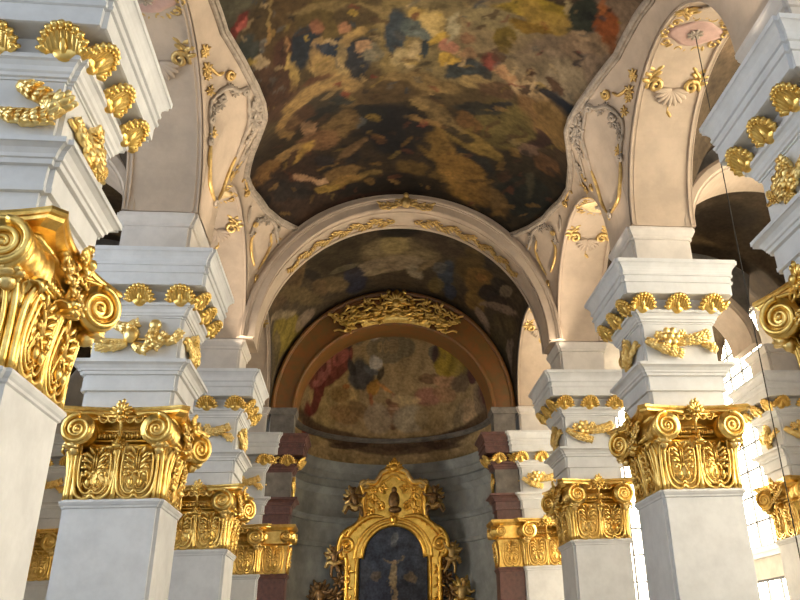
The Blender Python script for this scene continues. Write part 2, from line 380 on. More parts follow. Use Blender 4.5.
def frieze_garland(k, flip, kind):
    """one gilded festoon across a frieze face"""
    b = MB(); b.t = face_t(k); s = -1 if flip else 1; Z = 9.02
    if kind == 'scroll':
        croissant(b, [(s*-.98, .06, Z+.12), (s*-.65, .12, Z-.1), (s*-.35, .12, Z-.2), (s*-.02, .08, Z-.3)], .17)
        croissant(b, [(s*-.12, .08, Z+.02), (s*.2, .13, Z+.08), (s*.5, .12, Z+.14), (s*.82, .07, Z+.3)], .18)
        rose(b, (s*-.33, .14, Z+.17), .3); rose(b, (s*-.62, .1, Z+.2), .17); rose(b, (s*.86, .1, Z-.12), .17); rose(b, (s*.05, .1, Z+.28), .14)
        croissant(b, [(s*.6, .07, Z+.0), (s*.78, .1, Z-.08), (s*.98, .07, Z-.2)], .11)
    elif kind == 'cherub':
        b.blob((s*-.12, .13, Z+.08), (.19, .16, .2), None, 12, 8)            # head
        for i in range(7): b.blob((s*-.12+.15*math.cos(i*.5), .13, Z+.12+.14*math.sin(i*.5)), (.06, .08, .06))
        b.blob((s*-.12, .26, Z+.06), (.03, .03, .035)); b.blob((s*-.18, .24, Z+.02), (.04, .03, .03)); b.blob((s*-.06, .24, Z+.02), (.04, .03, .03))
        croissant(b, [(s*-.2, .08, Z-.12), (s*-.55, .1, Z-.2), (s*-.9, .07, Z-.18)], 0.154)
        croissant(b, [(s*-.6, .07, Z+.4), (s*-.3, .09, Z+.3), (s*.0, .08, Z+.42)], 0.168)
        croissant(b, [(s*-.05, .08, Z-.14), (s*.15, .1, Z-.26), (s*.3, .08, Z-.18)], 0.168)
        croissant(b, [(s*.42, .08, Z+.34), (s*.38, .11, Z+.05), (s*.5, .08, Z-.12), (s*.7, .08, Z+.12)], 0.182); b.blob((s*.42, .12, Z+.36), (.16, .14, .16), None, 10, 7)
        croissant(b, [(s*.7, .07, Z-.1), (s*.9, .09, Z+.0), (s*1.05, .06, Z+.2)], 0.140)
    elif kind == 'leaf':
        for q in (1, -1):
            croissant(b, [(q*.22, .06, Z-.02), (q*.4, .12, Z-.12), (q*.62, .1, Z-.14)], .14)
            croissant(b, [(q*.52, .1, Z-.2), (q*.72, .13, Z-.16), (q*.95, .08, Z-.12)], .15)
            croissant(b, [(q*.85, .1, Z-.12), (q*1.0, .14, Z+.05), (q*1.18, .08, Z+.18)], .18)
            croissant(b, [(q*.42, .08, Z+.44), (q*.6, .13, Z+.34), (q*.86, .08, Z+.18)], .17)
    else:                                                                      # upright cluster for the nave side
        croissant(b, [(0, .07, Z+.46), (s*.1, .11, Z+.2), (s*-.08, .1, Z-.1), (s*.05, .07, Z-.42)], .17)
        rose(b, (s*-.22, .09, Z+.1), .24); rose(b, (s*.26, .09, Z-.12), .22); rose(b, (s*.05, .12, Z+.34), .2)
        croissant(b, [(s*-.75, .06, Z+.2), (s*-.5, .09, Z-.05), (s*-.25, .08, Z-.15)], .11)
        croissant(b, [(s*.75, .06, Z+.2), (s*.5, .09, Z+.0), (s*.3, .08, Z+.0)], .11)
    b.tube(cr([(-.9*s, .03, Z+.02), (-.3*s, .05, Z-.02), (.3*s, .05, Z+.02), (.9*s, .03, Z+.04)], 4), .04, 6)
    return b
_parts = {}
def make_pier(front):
    root = empty('pier')
    ringed(SHAFT).build('shaft', M['plaster'], root, False)
    if 'cap' not in _parts: _parts['cap'] = make_capital(root)
    else: copy_tree(_parts['cap'], root)
    ringed(ARCHI).build('architrave', M['plaster'], root, False)
    fz = ringed(FRIEZE).build('frieze', M['plaster'], root, False)
    frieze_garland(0, False, front).build('frieze_ornament', M['gold_pale'], fz)
    frieze_garland(1, True, 'cluster').build('frieze_ornament', M['gold_pale'], fz)
    frieze_garland(3, False, 'cluster').build('frieze_ornament', M['gold_pale'], fz)
    co = ringed(CORN).build('cornice', M['plaster'], root, False)
    for k in range(4):
        for u in (-1.02, -.02, .98): palmette(k, u).build('acanthus_console', M['gold'], co)
    ringed(ATTIC).build('attic', M['attic'], root, False)
    return root
ROWS = [11.68, 21.34, 31.24, 40.75]; XR = 7.12
protos = {k: make_pier(k) for k in ('scroll', 'cherub', 'leaf')}
used = set()
def pier(kind, x, y, label, group=None):
    o = protos[kind]
    if kind in used: o = copy_tree(o)
    used.add(kind); o.location = (x, y, 0)
    tag(o, label, 'pier', group)
    return o
pier('leaf', -7.08, ROWS[0], 'nearest left white pier, its big gilded capital cut by the picture edge', 'nave piers')
pier('cherub', -XR-.09, ROWS[1], 'second left white pier with a cherub head among its frieze gilding', 'nave piers')
pier('scroll', -XR-.04, ROWS[2], 'third left white pier, carrying the left foot of the great chancel arch', 'nave piers')
pier('scroll', -XR, ROWS[3], 'farthest left white pier, joined to a red marble pilaster', 'nave piers')
pier('leaf', XR, ROWS[0], 'nearest right white pier, only cornice, frieze and one gold spiral showing', 'nave piers')
pier('scroll', XR-.05, ROWS[1], 'second right white pier, in front of a bright aisle window', 'nave piers')
pier('scroll', XR, ROWS[2], 'third right white pier, carrying the right foot of the great chancel arch', 'nave piers')
pier('scroll', XR, ROWS[3], 'farthest right white pier, joined to a red marble pilaster', 'nave piers')
pier('scroll', 16.0, ROWS[2], 'greyish aisle wall pier at the right picture edge, beside the tall window', 'aisle wall piers')
pier('scroll', -15.75, ROWS[3], 'shaded aisle wall pier glimpsed between the first two left piers', 'aisle wall piers')

# ------------------------------------------------------------------ nave vault
A0 = 6.13; ZS = 12.75; ZC = 19.25
OPEN = [(3.07, 10.63), (12.73, 20.29), (22.39, 30.19), (32.29, 39.70)]
def zw(y):
    for a, b in OPEN:
        if a < y < b:
            R = (b-a)/2; return ZS+math.sqrt(max(0, R*R-(y-(a+b)/2)**2))
    return ZS
PC = [2.0, 11.68, 21.34, 31.24, 40.75]
def zeff(y, t):                                          # the lunette edge softens into a smooth sail away from the wall
    k = min(1, t/math.radians(24)); k = k*k*(3-2*k); a = zw(y); b = ZS
    for p, q in zip(PC, PC[1:]):
        if p <= y <= q: b = ZS+3.7*max(0, math.sin(PI*(y-p)/(q-p)))**1.3
    return a+(b-a)*k
def vpt(t, y, s=1, out=0.):                              # t = angle from the wall line, s = side, out = lift into the room
    def P(t, y):
        z0 = zeff(y, t); return Vector((s*A0*math.cos(t), y, z0+(ZC-z0)*math.sin(t)))
    p = P(t, y)
    if out:
        n = P(min(t+.01, PI/2), y)-P(t-.01, y); e = P(t, min(y+.02, 40.6))-P(t, y-.02)
        nn = n.cross(e).normalized()
        if nn.dot(Vector((0, y, 14))-p) < 0: nn = -nn
        p = p+nn*out
    return p
def vnrm(t, y, s=1): return (vpt(t, y, s, .1)-vpt(t, y, s)).normalized()
# half-width of the fresco field along the nave
XB = [(-4, 5.85), (1, 5.0), (2.0, 4.82), (3, 5.1), (5, 5.7), (6.8, 5.9), (8.6, 5.65), (10.2, 5.05), (11.4, 4.83), (12.2, 5.0), (14, 5.55), (15.75, 5.86), (17.1, 5.74), (18.1, 5.6), (19.2, 5.25), (20.2, 4.97), (20.85, 4.84), (21.4, 4.82), (22.3, 5.1), (23.5, 5.45), (24.8, 5.75), (25.7, 5.92), (26.4, 5.91), (26.9, 5.84), (28.2, 5.48), (29.1, 5.07), (30.2, 4.45)]
def xb(y):
    for (a, p), (b, q) in zip(XB, XB[1:]):
        if a <= y <= b:
            t = (y-a)/(b-a); return p+(q-p)*t
    return XB[0][1] if y < XB[0][0] else XB[-1][1]
def tb(y): return math.acos(xb(y)/A0)
ys = sorted(set([round(-4+i*.5, 3) for i in range(37)]+[round(14.5+i*.075, 3) for i in range(209)]+[a+d for o in OPEN[:3] for a, d in ((o[0], -.01), (o[0], .02), (o[0], .1), (o[1], .01), (o[1], -.02), (o[1], -.1))]+[30.19]))
ys = [y for y in ys if y <= 30.19]
vb = MB()
for s in (-1, 1): vb.grid([[vpt(tb(y)*j/14, y, s) for j in range(15)] for y in ys])
ceiling = tag(vb.build('ceiling', M['stucco']), 'pinkish stucco vault of the nave around the dark painted field', 'ceiling', None, 'structure')
fb = MB(); P = []; Q = []
NX = 150
for y in ys:
    t0 = tb(y); row = []
    for j in range(NX+1):
        a = t0+(PI-2*t0)*j/NX; tt = a if a <= PI/2 else PI-a
        p = vpt(tt, y, 1 if a <= PI/2 else -1); row.append(p); Q.append((p.x, p.y))
    P.append(row)
fb.grid(P); fresco = fb.build('ceiling_fresco', M['fresco'], ceiling)
fresco['label'] = 'dark brown painted field of the nave vault with crowded figures and clouds'
STROKES_NAVE = [(-1.28,21.2,0.163,-0.004,-0.046,0.288,66,54,32,0.7),
    (0.28,20.25,0.521,-0.04,0.054,0.425,92,80,52,0.8),
    (4.26,19.51,0.476,0.045,0.162,0.628,104,88,66,0.9),
    (5.12,17.4,0.804,-0.188,0.543,0.737,112,92,72,0.85),
    (2.46,19.81,0.706,-0.104,0.195,0.428,96,82,58,0.8),
    (-0.75,27.73,0.126,-0.004,-0.007,0.228,36,28,18,0.9),
    (-4.27,28.77,0.294,0.106,-0.528,0.42,40,28,20,0.9),
    (4.46,27.67,0.422,-0.068,0.269,0.336,34,28,18,0.9),
    (-4.83,20.08,1.49,-0.296,-0.165,0.395,54,36,24,0.9),
    (-5.22,18.35,0.997,0.083,-0.594,0.897,60,58,44,0.8),
    (-3.67,19.16,0.591,0.029,-0.281,0.724,62,46,24,0.8),
    (-2.52,19.16,0.852,0.015,-0.207,0.847,72,60,30,0.7),
    (-0.86,19.61,2.019,-0.004,-0.036,0.372,92,78,46,0.9),
    (-2.22,18.75,0.572,0.005,-0.969,5.124,100,84,52,0.7),
    (-2.08,19.17,1.403,0.005,-0.379,2.054,44,34,22,0.7),
    (-5.41,18.26,1.818,-1.213,3.64,3.499,84,30,24,0.9),
    (-5.26,18.26,4.568,-2.283,2.775,6.917,140,70,60,0.8),
    (-5.1,19.13,3.377,0.894,-1.38,1.409,38,44,42,0.8),
    (-4.71,19.2,7.508,0.538,-2.496,4.054,92,88,80,0.9),
    (-4.75,19.69,5.356,0.347,-3.085,4.211,130,112,84,0.9),
    (-4.44,18.33,18.538,1.937,-0.477,1.041,120,100,60,0.7),
    (-4.43,18.9,4.869,-2.257,3.782,8.504,124,96,50,0.7),
    (-4.54,18.94,11.213,2.723,-2.086,2.636,130,100,56,0.7),
    (-4.13,19.79,1.795,1.398,-1.725,1.25,52,30,22,0.8),
    (-4.05,19.49,7.059,2.998,-4.567,4.475,130,96,60,0.7),
    (-4.0,20.58,7.489,-0.366,-0.696,1.224,128,106,60,0.95),
    (-4.49,21.09,1.411,-0.207,-0.769,1.523,50,32,20,0.8),
    (-3.56,19.85,2.156,1.071,-1.022,0.914,22,28,34,0.95),
    (-3.13,19.98,4.24,0.146,-1.044,2.575,116,94,62,0.9),
    (-3.25,19.25,3.671,1.331,-3.53,4.221,110,72,50,0.8),
    (-2.84,20.26,1.155,-0.319,0.46,2.26,24,32,42,0.95),
    (-2.17,19.99,1.978,-0.726,2.192,4.106,128,104,62,0.8),
    (-2.38,19.6,5.585,0.073,-1.374,4.884,120,84,60,0.8),
    (-2.86,21.02,1.156,0.185,-1.445,1.854,124,102,62,0.9),
    (-3.21,20.58,3.615,-1.13,0.322,1.571,112,90,54,0.8),
    (-2.55,20.9,5.228,0.423,-0.626,1.117,118,100,66,0.8),
    (-1.99,21.11,2.064,0.388,-0.637,0.914,26,28,32,0.95),
    (-1.54,20.95,3.139,-0.042,-0.642,2.597,84,78,62,0.9),
    (-1.86,20.51,4.584,-0.016,-1.148,4.414,128,100,72,0.85),
    (-2.74,22.17,0.947,-0.038,-0.54,1.602,114,92,56,0.9),
    (-3.89,22.85,1.336,-0.182,0.475,0.912,128,104,62,0.9),
    (-4.42,23.55,2.384,0.602,-2.239,0.639,110,86,50,0.8),
    (-3.23,22.47,0.835,-0.056,-0.355,1.43,120,96,58,0.85),
    (-3.27,21.31,2.233,-0.346,-0.544,4.851,70,44,28,0.8),
    (-2.95,23.65,1.385,-0.063,-0.271,1.768,34,28,20,0.9),
    (-0.74,22.76,0.481,-0.06,0.268,1.246,80,64,38,0.9),
    (0.1,22.41,0.729,0.016,-0.283,2.272,98,80,48,0.8),
    (-1.04,22.96,0.766,-0.069,0.096,1.441,52,40,24,0.8),
    (-0.79,19.84,2.558,0.371,-0.394,0.9,34,42,48,0.95),
    (0.0,19.9,1.226,0.297,-1.325,2.263,64,70,66,0.9),
    (-0.14,19.2,3.225,0.189,-0.635,3.259,136,112,58,0.85),
    (-0.16,19.28,5.408,-0.342,0.45,5.745,84,54,34,0.9),
    (-0.64,21.07,3.072,-0.134,-0.04,2.011,128,112,78,0.95),
    (-0.21,21.08,3.775,0.212,-0.331,1.414,136,118,84,0.9),
    (0.09,20.76,6.145,0.293,-0.303,2.051,26,34,38,0.95),
    (0.41,19.49,1.876,-0.95,1.328,1.265,132,112,68,0.9),
    (0.53,20.21,2.342,-0.813,2.828,3.804,140,112,44,0.9),
    (0.95,20.5,2.564,0.356,-0.828,2.944,128,86,68,0.9),
    (1.07,21.05,2.579,0.045,0.149,4.105,140,112,46,0.9),
    (1.02,19.65,8.018,0.617,-0.172,1.221,126,116,90,0.7),
    (1.52,19.87,3.6,0.463,-0.47,3.2,92,64,44,0.8),
    (1.67,20.64,3.423,-0.411,1.124,2.689,112,84,58,0.8),
    (1.56,21.37,1.386,-0.369,1.769,2.242,36,40,40,0.95),
    (2.19,21.32,6.214,-0.487,0.578,1.381,38,38,36,0.9),
    (2.02,21.81,1.485,-0.194,1.362,2.465,110,92,58,0.8),
    (2.31,20.54,4.103,0.894,-0.589,2.343,92,42,34,0.9),
    (2.52,20.25,4.482,-0.655,1.458,2.909,58,40,28,0.8),
    (2.87,20.85,1.889,0.381,-0.523,3.572,128,96,66,0.85),
    (2.68,21.71,1.633,-0.009,0.701,2.139,64,44,30,0.8),
    (2.17,18.88,0.997,0.049,0.033,2.45,104,92,62,0.8),
    (2.56,19.46,1.881,-1.369,1.794,1.335,74,60,18,0.95),
    (3.09,18.05,0.862,-0.092,0.978,3.336,118,98,30,0.9),
    (3.57,18.22,1.192,0.103,-0.012,3.025,122,98,42,0.9),
    (3.14,18.65,1.337,-0.042,1.042,4.473,96,72,18,0.9),
    (4.52,17.62,1.941,-0.432,0.731,1.272,28,34,26,0.95),
    (3.97,17.59,9.012,-0.588,0.777,3.527,128,112,80,0.8),
    (5.18,17.43,2.272,-0.966,1.45,1.376,112,58,24,0.95),
    (5.37,17.91,4.572,-1.012,3.486,3.923,104,60,28,0.8),
    (4.97,17.1,6.037,-1.477,1.418,1.946,120,70,34,0.8),
    (3.86,19.31,1.054,-0.382,1.288,1.446,100,84,66,0.85),
    (4.81,18.55,1.452,-0.055,0.92,2.015,112,92,70,0.9),
    (5.29,18.84,0.781,-1.146,2.24,1.278,110,92,74,0.85),
    (4.34,19.97,1.385,-0.251,1.188,1.435,112,98,76,0.9),
    (3.59,20.03,1.798,0.178,0.334,1.86,102,88,66,0.8),
    (4.92,18.15,2.0,0.039,1.826,4.541,124,102,76,0.8),
    (4.77,19.09,11.427,-2.251,7.657,10.163,44,38,36,0.9),
    (4.27,20.25,4.993,1.591,-0.585,4.083,62,42,28,0.9),
    (3.59,20.38,6.403,-1.096,3.124,4.103,64,44,32,0.9),
    (3.5,21.0,2.597,0.322,0.311,1.855,138,116,84,0.9),
    (3.54,21.05,6.1,0.451,1.416,3.825,52,38,28,0.95),
    (4.07,20.99,2.895,0.624,0.223,2.817,122,100,70,0.85),
    (4.31,20.59,1.989,0.272,1.611,5.165,24,24,28,0.95),
    (4.63,20.7,2.563,0.933,-0.514,2.206,20,24,30,0.95),
    (3.99,22.25,1.28,-1.153,1.34,0.224,104,78,48,0.85),
    (4.61,21.95,0.489,-0.822,1.439,0.105,98,76,42,0.9),
    (4.44,23.6,2.906,-0.615,1.902,0.844,44,28,24,0.9),
    (3.75,24.59,3.278,-0.053,0.268,3.195,124,104,78,0.8),
    (4.34,24.84,2.44,-0.288,1.395,1.862,92,72,58,0.8),
    (5.07,25.22,2.055,-0.031,0.216,1.374,72,50,30,0.85),
    (3.25,23.8,1.005,0.002,0.04,0.568,76,66,34,0.8),
    (2.21,23.3,1.109,-0.09,0.801,2.235,30,30,26,0.9),
    (2.89,22.64,1.762,-0.86,5.896,2.828,26,26,28,0.9),
    (2.05,24.3,1.898,0.329,-1.073,1.829,84,60,32,0.8),
    (2.2,25.49,0.63,0.11,-1.124,1.75,96,78,38,0.9),
    (0.95,24.19,0.794,0.263,-1.766,1.75,88,72,44,0.9),
    (0.71,25.86,0.752,0.228,-0.84,0.829,86,66,30,0.9),
    (2.09,27.99,0.682,0.288,-0.735,0.568,104,78,36,0.95),
    (2.91,28.67,1.14,0.581,-1.272,0.916,96,72,34,0.9),
    (0.7,28.39,0.771,0.128,-0.826,1.233,78,60,28,0.85),
    (2.55,26.76,0.925,0.215,-1.986,2.705,26,26,24,0.9),
    (1.59,25.14,1.259,0.256,-2.413,3.604,34,28,20,0.9),
    (-0.64,25.31,0.792,-0.03,0.006,0.593,14,14,16,0.95),
    (-1.75,24.26,1.09,-0.058,-0.01,1.567,20,20,18,0.9),
    (0.06,24.64,1.007,0.277,-1.585,1.85,20,18,18,0.9),
    (0.19,23.71,2.106,0.574,-4.076,5.2,112,92,56,0.8),
    (0.62,24.7,1.219,0.095,-1.542,5.278,108,84,48,0.7),
    (0.41,24.79,6.768,-0.473,0.447,3.93,104,52,40,0.8),
    (-1.43,24.56,3.011,0.261,-1.639,3.93,92,74,32,0.85),
    (-1.96,24.66,5.594,0.011,-0.541,3.046,60,62,60,0.8),
    (-1.26,25.95,3.21,1.012,-2.87,2.664,72,46,24,0.8),
    (-3.19,22.99,1.23,-0.219,0.491,1.062,24,24,22,0.9),
    (-2.43,22.97,2.495,0.047,-1.157,2.629,28,30,28,0.9),
    (-2.64,24.7,1.218,-0.298,0.853,1.061,84,66,38,0.85),
    (-3.68,24.55,4.558,0.653,-1.332,1.207,116,90,64,0.8),
    (-3.45,25.44,1.202,-0.096,0.126,1.525,92,66,42,0.8),
    (-3.93,23.32,1.648,-0.276,1.145,1.28,60,40,26,0.8),
    (-4.13,26.17,1.355,-0.399,2.277,2.453,124,98,48,0.9),
    (-4.74,25.94,1.103,-0.175,1.291,3.117,112,88,52,0.9),
    (-5.36,26.31,1.738,-0.299,0.257,1.68,92,66,34,0.85),
    (-4.42,26.33,5.772,1.722,-1.908,1.316,44,28,22,0.9),
    (-3.73,26.9,2.264,0.108,-0.6,1.275,42,30,22,0.85),
    (-3.25,26.9,2.684,0.094,-0.93,2.514,30,26,26,0.9),
    (-3.85,27.84,1.514,0.288,-4.739,5.32,134,104,76,0.9),
    (-3.41,28.18,2.723,-0.328,-0.227,5.216,140,112,84,0.9),
    (-2.63,27.91,1.461,-0.118,-0.066,2.431,96,74,42,0.85),
    (-2.25,28.58,1.157,-0.049,-0.385,2.844,112,86,44,0.9),
    (-3.11,28.7,1.475,-0.112,-0.743,3.832,122,98,44,0.85),
    (-1.61,28.45,1.782,-0.27,0.708,2.64,94,76,40,0.8),
    (-2.24,27.05,1.928,-0.682,2.105,2.008,28,24,22,0.9),
    (-2.3,26.35,1.181,-0.409,3.223,3.041,86,66,42,0.7),
    (-0.49,29.28,0.402,-0.026,0.073,1.039,22,18,14,0.9),
    (-1.51,30.32,0.482,-0.048,0.052,1.503,44,26,18,0.85),
    (-4.29,29.29,0.47,0.292,-1.873,1.159,50,36,26,0.8),
    (-4.6,28.0,1.367,0.076,-1.129,1.565,36,30,26,0.9),
    (4.5,27.92,0.84,-0.133,0.628,0.786,24,26,22,0.9),
    (4.76,27.12,6.943,-0.379,0.654,1.206,52,48,34,0.6),
    (3.63,28.86,1.222,0.514,-1.132,1.297,84,64,34,0.7),
    (-0.13,25.03,4.398,-1.8,5.081,4.39,70,40,26,0.681365109452367),
    (0.25,25.8,7.097,-4.083,11.049,5.975,48,32,20,0.6833755870285121),
    (2.31,18.4,3.898,0.007,0.616,10.443,18,17,16,0.45512293329905684),
    (-5.37,20.66,13.958,3.81,-17.526,11.01,88,72,36,0.6723379422901352),
    (-1.91,25.41,4.851,-0.002,-1.072,6.148,18,17,16,0.6318573361616289),
    (-0.26,21.41,3.186,0.598,-3.479,6.626,122,100,40,0.5103470259554425),
    (-3.05,20.79,5.733,-2.396,8.602,15.459,88,72,36,0.5018160126006583),
    (-4.65,17.87,9.65,11.603,-25.068,14.934,34,42,48,0.5644955466047833),
    (5.65,18.99,8.46,0.917,22.832,27.371,88,72,36,0.517912492755804),
    (-2.08,18.6,4.497,-1.46,8.698,18.127,18,17,16,0.4353662081348468),
    (-5.61,26.47,4.403,0.461,-16.382,10.972,48,32,20,0.7448484920424445),
    (3.66,21.13,6.247,-5.424,17.357,8.603,18,17,16,0.49442824201670943),
    (5.89,21.01,-1.801,-2.32,106.716,19.601,48,32,20,0.7485425021427268),
    (2.0,24.85,2.479,-0.993,11.091,8.176,88,72,36,0.6704413914204881),
    (-1.87,21.38,11.425,1.824,-9.331,13.13,88,72,36,0.40542817570603895),
    (-1.3,25.95,3.017,0.165,-2.17,7.161,48,32,20,0.7032839837307778),
    (-3.53,19.38,4.691,-1.659,5.076,15.805,48,32,20,0.658798536435828),
    (5.08,18.23,3.9,-1.438,12.614,12.82,18,17,16,0.4363438884777318),
    (-5.99,27.86,4.89,-0.154,-15.942,12.543,18,17,16,0.7166884210613609),
    (0.38,24.41,9.315,0.846,-2.678,7.85,18,17,16,0.615554694198117),
    (-4.67,19.21,5.554,-0.311,-12.587,27.698,48,32,20,0.48717241004973244),
    (-4.97,19.47,7.224,-0.882,-12.546,25.802,122,100,40,0.7118290804894344),
    (5.85,20.19,6.149,-1.172,24.721,15.514,48,32,20,0.5251152183513307),
    (-2.07,18.76,4.67,1.536,-7.936,11.14,84,30,24,0.511616571603805),
    (5.43,17.04,9.927,2.874,-6.136,24.847,122,100,40,0.6580022535941878),
    (-4.85,29.14,1.721,3.267,-13.289,6.065,92,70,36,0.7048854406927039),
    (-0.49,28.72,4.002,-0.586,1.915,5.163,70,40,26,0.6039376121338942),
    (1.4,19.02,11.096,-2.57,6.969,14.422,34,42,48,0.5155524569448285),
    (5.54,21.06,-2.042,-4.741,23.84,6.008,70,40,26,0.6625735620415654),
    (-5.28,21.37,28.058,-2.822,-4.205,4.706,70,40,26,0.6729811509331773),
    (2.59,23.17,6.514,-0.257,3.094,11.607,88,72,36,0.5814381171715446),
    (3.38,20.62,5.154,-1.657,14.617,14.7,48,32,20,0.4877097563406603),
    (2.88,28.07,3.111,-0.112,1.953,8.233,18,17,16,0.5107703955729483),
    (-4.23,22.28,5.513,-0.206,-2.04,3.697,88,72,36,0.4591951186916998),
    (-0.35,21.38,3.875,-0.118,-0.355,10.581,48,32,20,0.6352515545515721),
    (4.13,27.87,4.471,-2.297,6.972,4.878,70,40,26,0.6126440917292307),
    (2.45,20.61,2.689,-4.711,11.57,4.25,70,66,58,0.44755840556186566),
    (-0.44,18.76,6.317,-4.959,18.139,11.768,128,108,76,0.6202131069478146),
    (-0.16,26.08,2.55,-0.982,5.571,4.827,92,70,36,0.5662998057128099),
    (-3.52,18.25,6.319,-2.044,8.141,24.66,48,32,20,0.672504349954492),
    (1.67,31.14,4.519,1.214,-3.63,3.602,48,32,20,0.4305233809625266),
    (5.56,21.26,12.668,1.344,15.35,14.451,48,32,20,0.402354300632186),
    (1.38,26.2,3.948,-1.772,6.534,4.703,92,70,36,0.6526774779197233),
    (4.74,23.38,10.59,0.144,-2.27,3.187,18,17,16,0.742075482818858),
    (1.39,28.45,3.452,-2.984,8.063,2.812,92,70,36,0.5766517376823008),
    (-5.09,19.76,6.699,-3.215,3.373,12.379,18,17,16,0.6831990558925429),
    (-5.56,26.57,1.388,2.2,-14.404,3.982,48,32,20,0.5646966964158151),
    (6.07,20.77,23.785,0.925,56.776,9.802,70,40,26,0.43010822769436025),
    (-3.29,23.92,3.772,-0.783,4.097,5.296,48,32,20,0.579975249583037),
    (4.84,18.83,9.013,3.227,-1.366,9.992,34,42,48,0.47288385038494773),
    (6.04,27.4,5.279,-0.644,29.818,12.859,48,32,20,0.5761109363416398),
    (1.3,18.55,5.547,1.487,-6.362,11.789,112,92,58,0.59700334103909),
    (0.56,26.96,2.363,0.932,-7.786,5.696,18,17,16,0.6801379436492663),
    (-0.95,21.03,8.738,3.418,-9.207,9.232,48,32,20,0.7151944139749284),
    (0.01,21.85,5.318,-1.91,13.262,15.523,48,32,20,0.6457373415883711),
    (5.18,16.94,7.871,-4.774,13.027,9.132,18,17,16,0.524371481951798),
    (1.55,19.22,9.186,-4.712,9.376,9.234,84,30,24,0.46920509670286364),
    (0.83,23.21,4.438,0.169,-0.649,6.226,18,17,16,0.5883642656467347),
    (4.76,21.01,6.897,-0.176,9.124,9.334,18,17,16,0.6998674746436104),
    (-3.28,27.32,3.25,-0.488,1.706,8.829,92,70,36,0.722968439520447),
    (-3.61,30.78,5.885,2.192,-15.417,8.63,18,17,16,0.49082412895384897),
    (-5.19,27.38,5.766,-1.319,-0.346,6.817,104,80,44,0.6197974483655782),
    (3.52,18.38,4.733,2.251,-5.273,7.617,84,30,24,0.44039358531422224),
    (0.86,28.03,1.933,-1.449,9.683,3.665,18,17,16,0.6666990190229194),
    (2.75,29.71,5.233,-3.069,14.335,7.631,70,40,26,0.6940750018157775),
    (6.06,21.14,19.205,-0.211,133.126,17.651,18,17,16,0.42716198464968924),
    (-4.53,20.61,5.544,1.316,-16.343,14.43,18,17,16,0.4046361015878782),
    (3.92,28.05,4.494,-1.483,8.89,8.303,48,32,20,0.7226518852136588),
    (1.37,19.17,7.052,2.399,-11.061,18.326,112,92,58,0.7064695447776923),
    (6.1,24.57,315.748,-0.754,725.946,2.635,18,17,16,0.49039248598985763),
    (5.55,22.13,8.033,-0.745,10.117,3.843,48,32,20,0.7079445286736329),
    (3.68,27.09,2.592,-2.675,9.145,3.203,48,32,20,0.5196015313684291),
    (-0.28,18.62,2.593,-2.044,7.992,5.153,70,66,58,0.4955414342182613),
    (5.4,18.66,5.796,-0.797,13.771,15.227,48,32,20,0.5363579260568644),
    (5.99,19.9,-4.967,-5.861,29.244,10.478,18,17,16,0.6153887464688725),
    (3.1,20.0,6.218,0.222,2.036,9.321,18,17,16,0.4037730808143108),
    (-2.72,20.82,2.416,2.959,-14.894,7.225,70,66,58,0.5987924776690803),
    (5.96,19.94,15.422,5.751,11.453,16.027,18,17,16,0.5352480625774998),
    (5.28,19.34,5.165,-0.085,12.971,16.145,18,17,16,0.5503524089667625),
    (0.22,21.44,4.375,-1.459,7.392,9.483,18,17,16,0.6292890410454164),
    (1.05,21.25,14.003,-0.007,0.377,7.384,128,108,76,0.6215474088102997),
    (-0.68,26.94,2.206,-1.288,6.841,3.548,88,72,36,0.7460693065306033),
    (4.95,17.41,7.902,3.116,-6.044,12.545,48,32,20,0.48529790428207725),
    (1.4,31.1,6.077,-2.183,4.691,3.013,70,40,26,0.6472421228161651),
    (-4.99,20.35,10.615,1.238,-31.361,28.336,88,72,36,0.4435140663918534),
    (-0.18,26.67,3.984,0.526,-3.058,5.825,70,40,26,0.5274069698325422),
    (4.45,27.27,2.004,-1.25,8.604,4.785,48,32,20,0.4398539936246869),
    (5.75,23.71,11.043,-2.061,9.434,1.115,92,70,36,0.6446638774654737),
    (-3.5,20.44,3.614,6.012,-22.601,10.349,48,32,20,0.7205027048929946),
    (4.26,17.55,6.123,-12.301,22.711,8.375,112,92,58,0.41331581947106394),
    (-3.13,20.64,4.225,-1.162,2.639,16.336,88,72,36,0.7435215404675473),
    (0.14,22.28,5.751,1.926,-5.604,6.129,70,66,58,0.42602132842532103),
    (-4.88,27.37,5.856,-0.282,-2.833,6.64,18,17,16,0.4527397891814448),
    (-4.45,28.01,3.953,2.729,-9.549,5.423,92,70,36,0.46435357890783546),
    (2.71,24.6,1.883,-1.489,20.082,6.673,70,40,26,0.597475706776893),
    (0.46,26.89,3.03,-0.798,9.799,12.466,48,32,20,0.7187393902371406),
    (2.23,26.63,3.092,-1.135,5.524,4.785,70,40,26,0.4500213442486781),
    (-1.43,27.56,3.069,-0.212,0.331,7.994,92,70,36,0.608168938916138),
    (5.33,21.65,3.363,-2.05,20.492,1.361,48,32,20,0.5111667351977877),
    (-0.68,31.41,6.377,-3.329,5.643,2.446,18,17,16,0.6369516233985376),
    (2.13,28.28,3.102,0.718,-4.009,5.914,92,70,36,0.5969727215323666),
    (-4.08,27.22,3.328,-1.325,8.576,8.445,48,32,20,0.45553946941056755),
    (-2.25,18.63,11.44,5.131,-9.347,10.046,18,17,16,0.42941615780504344),
    (-5.27,25.96,13.071,-1.926,1.576,5.044,92,70,36,0.661027038363279),
    (2.07,20.44,5.009,-1.847,5.917,6.544,48,32,20,0.5606745339038514),
    (-1.53,28.89,3.647,0.086,-2.105,6.312,92,70,36,0.6523272926014958),
    (4.14,28.83,2.759,-1.09,6.282,5.007,104,80,44,0.4013538824920918),
    (-1.31,19.37,3.768,0.027,-1.42,9.853,48,32,20,0.6485302418735022),
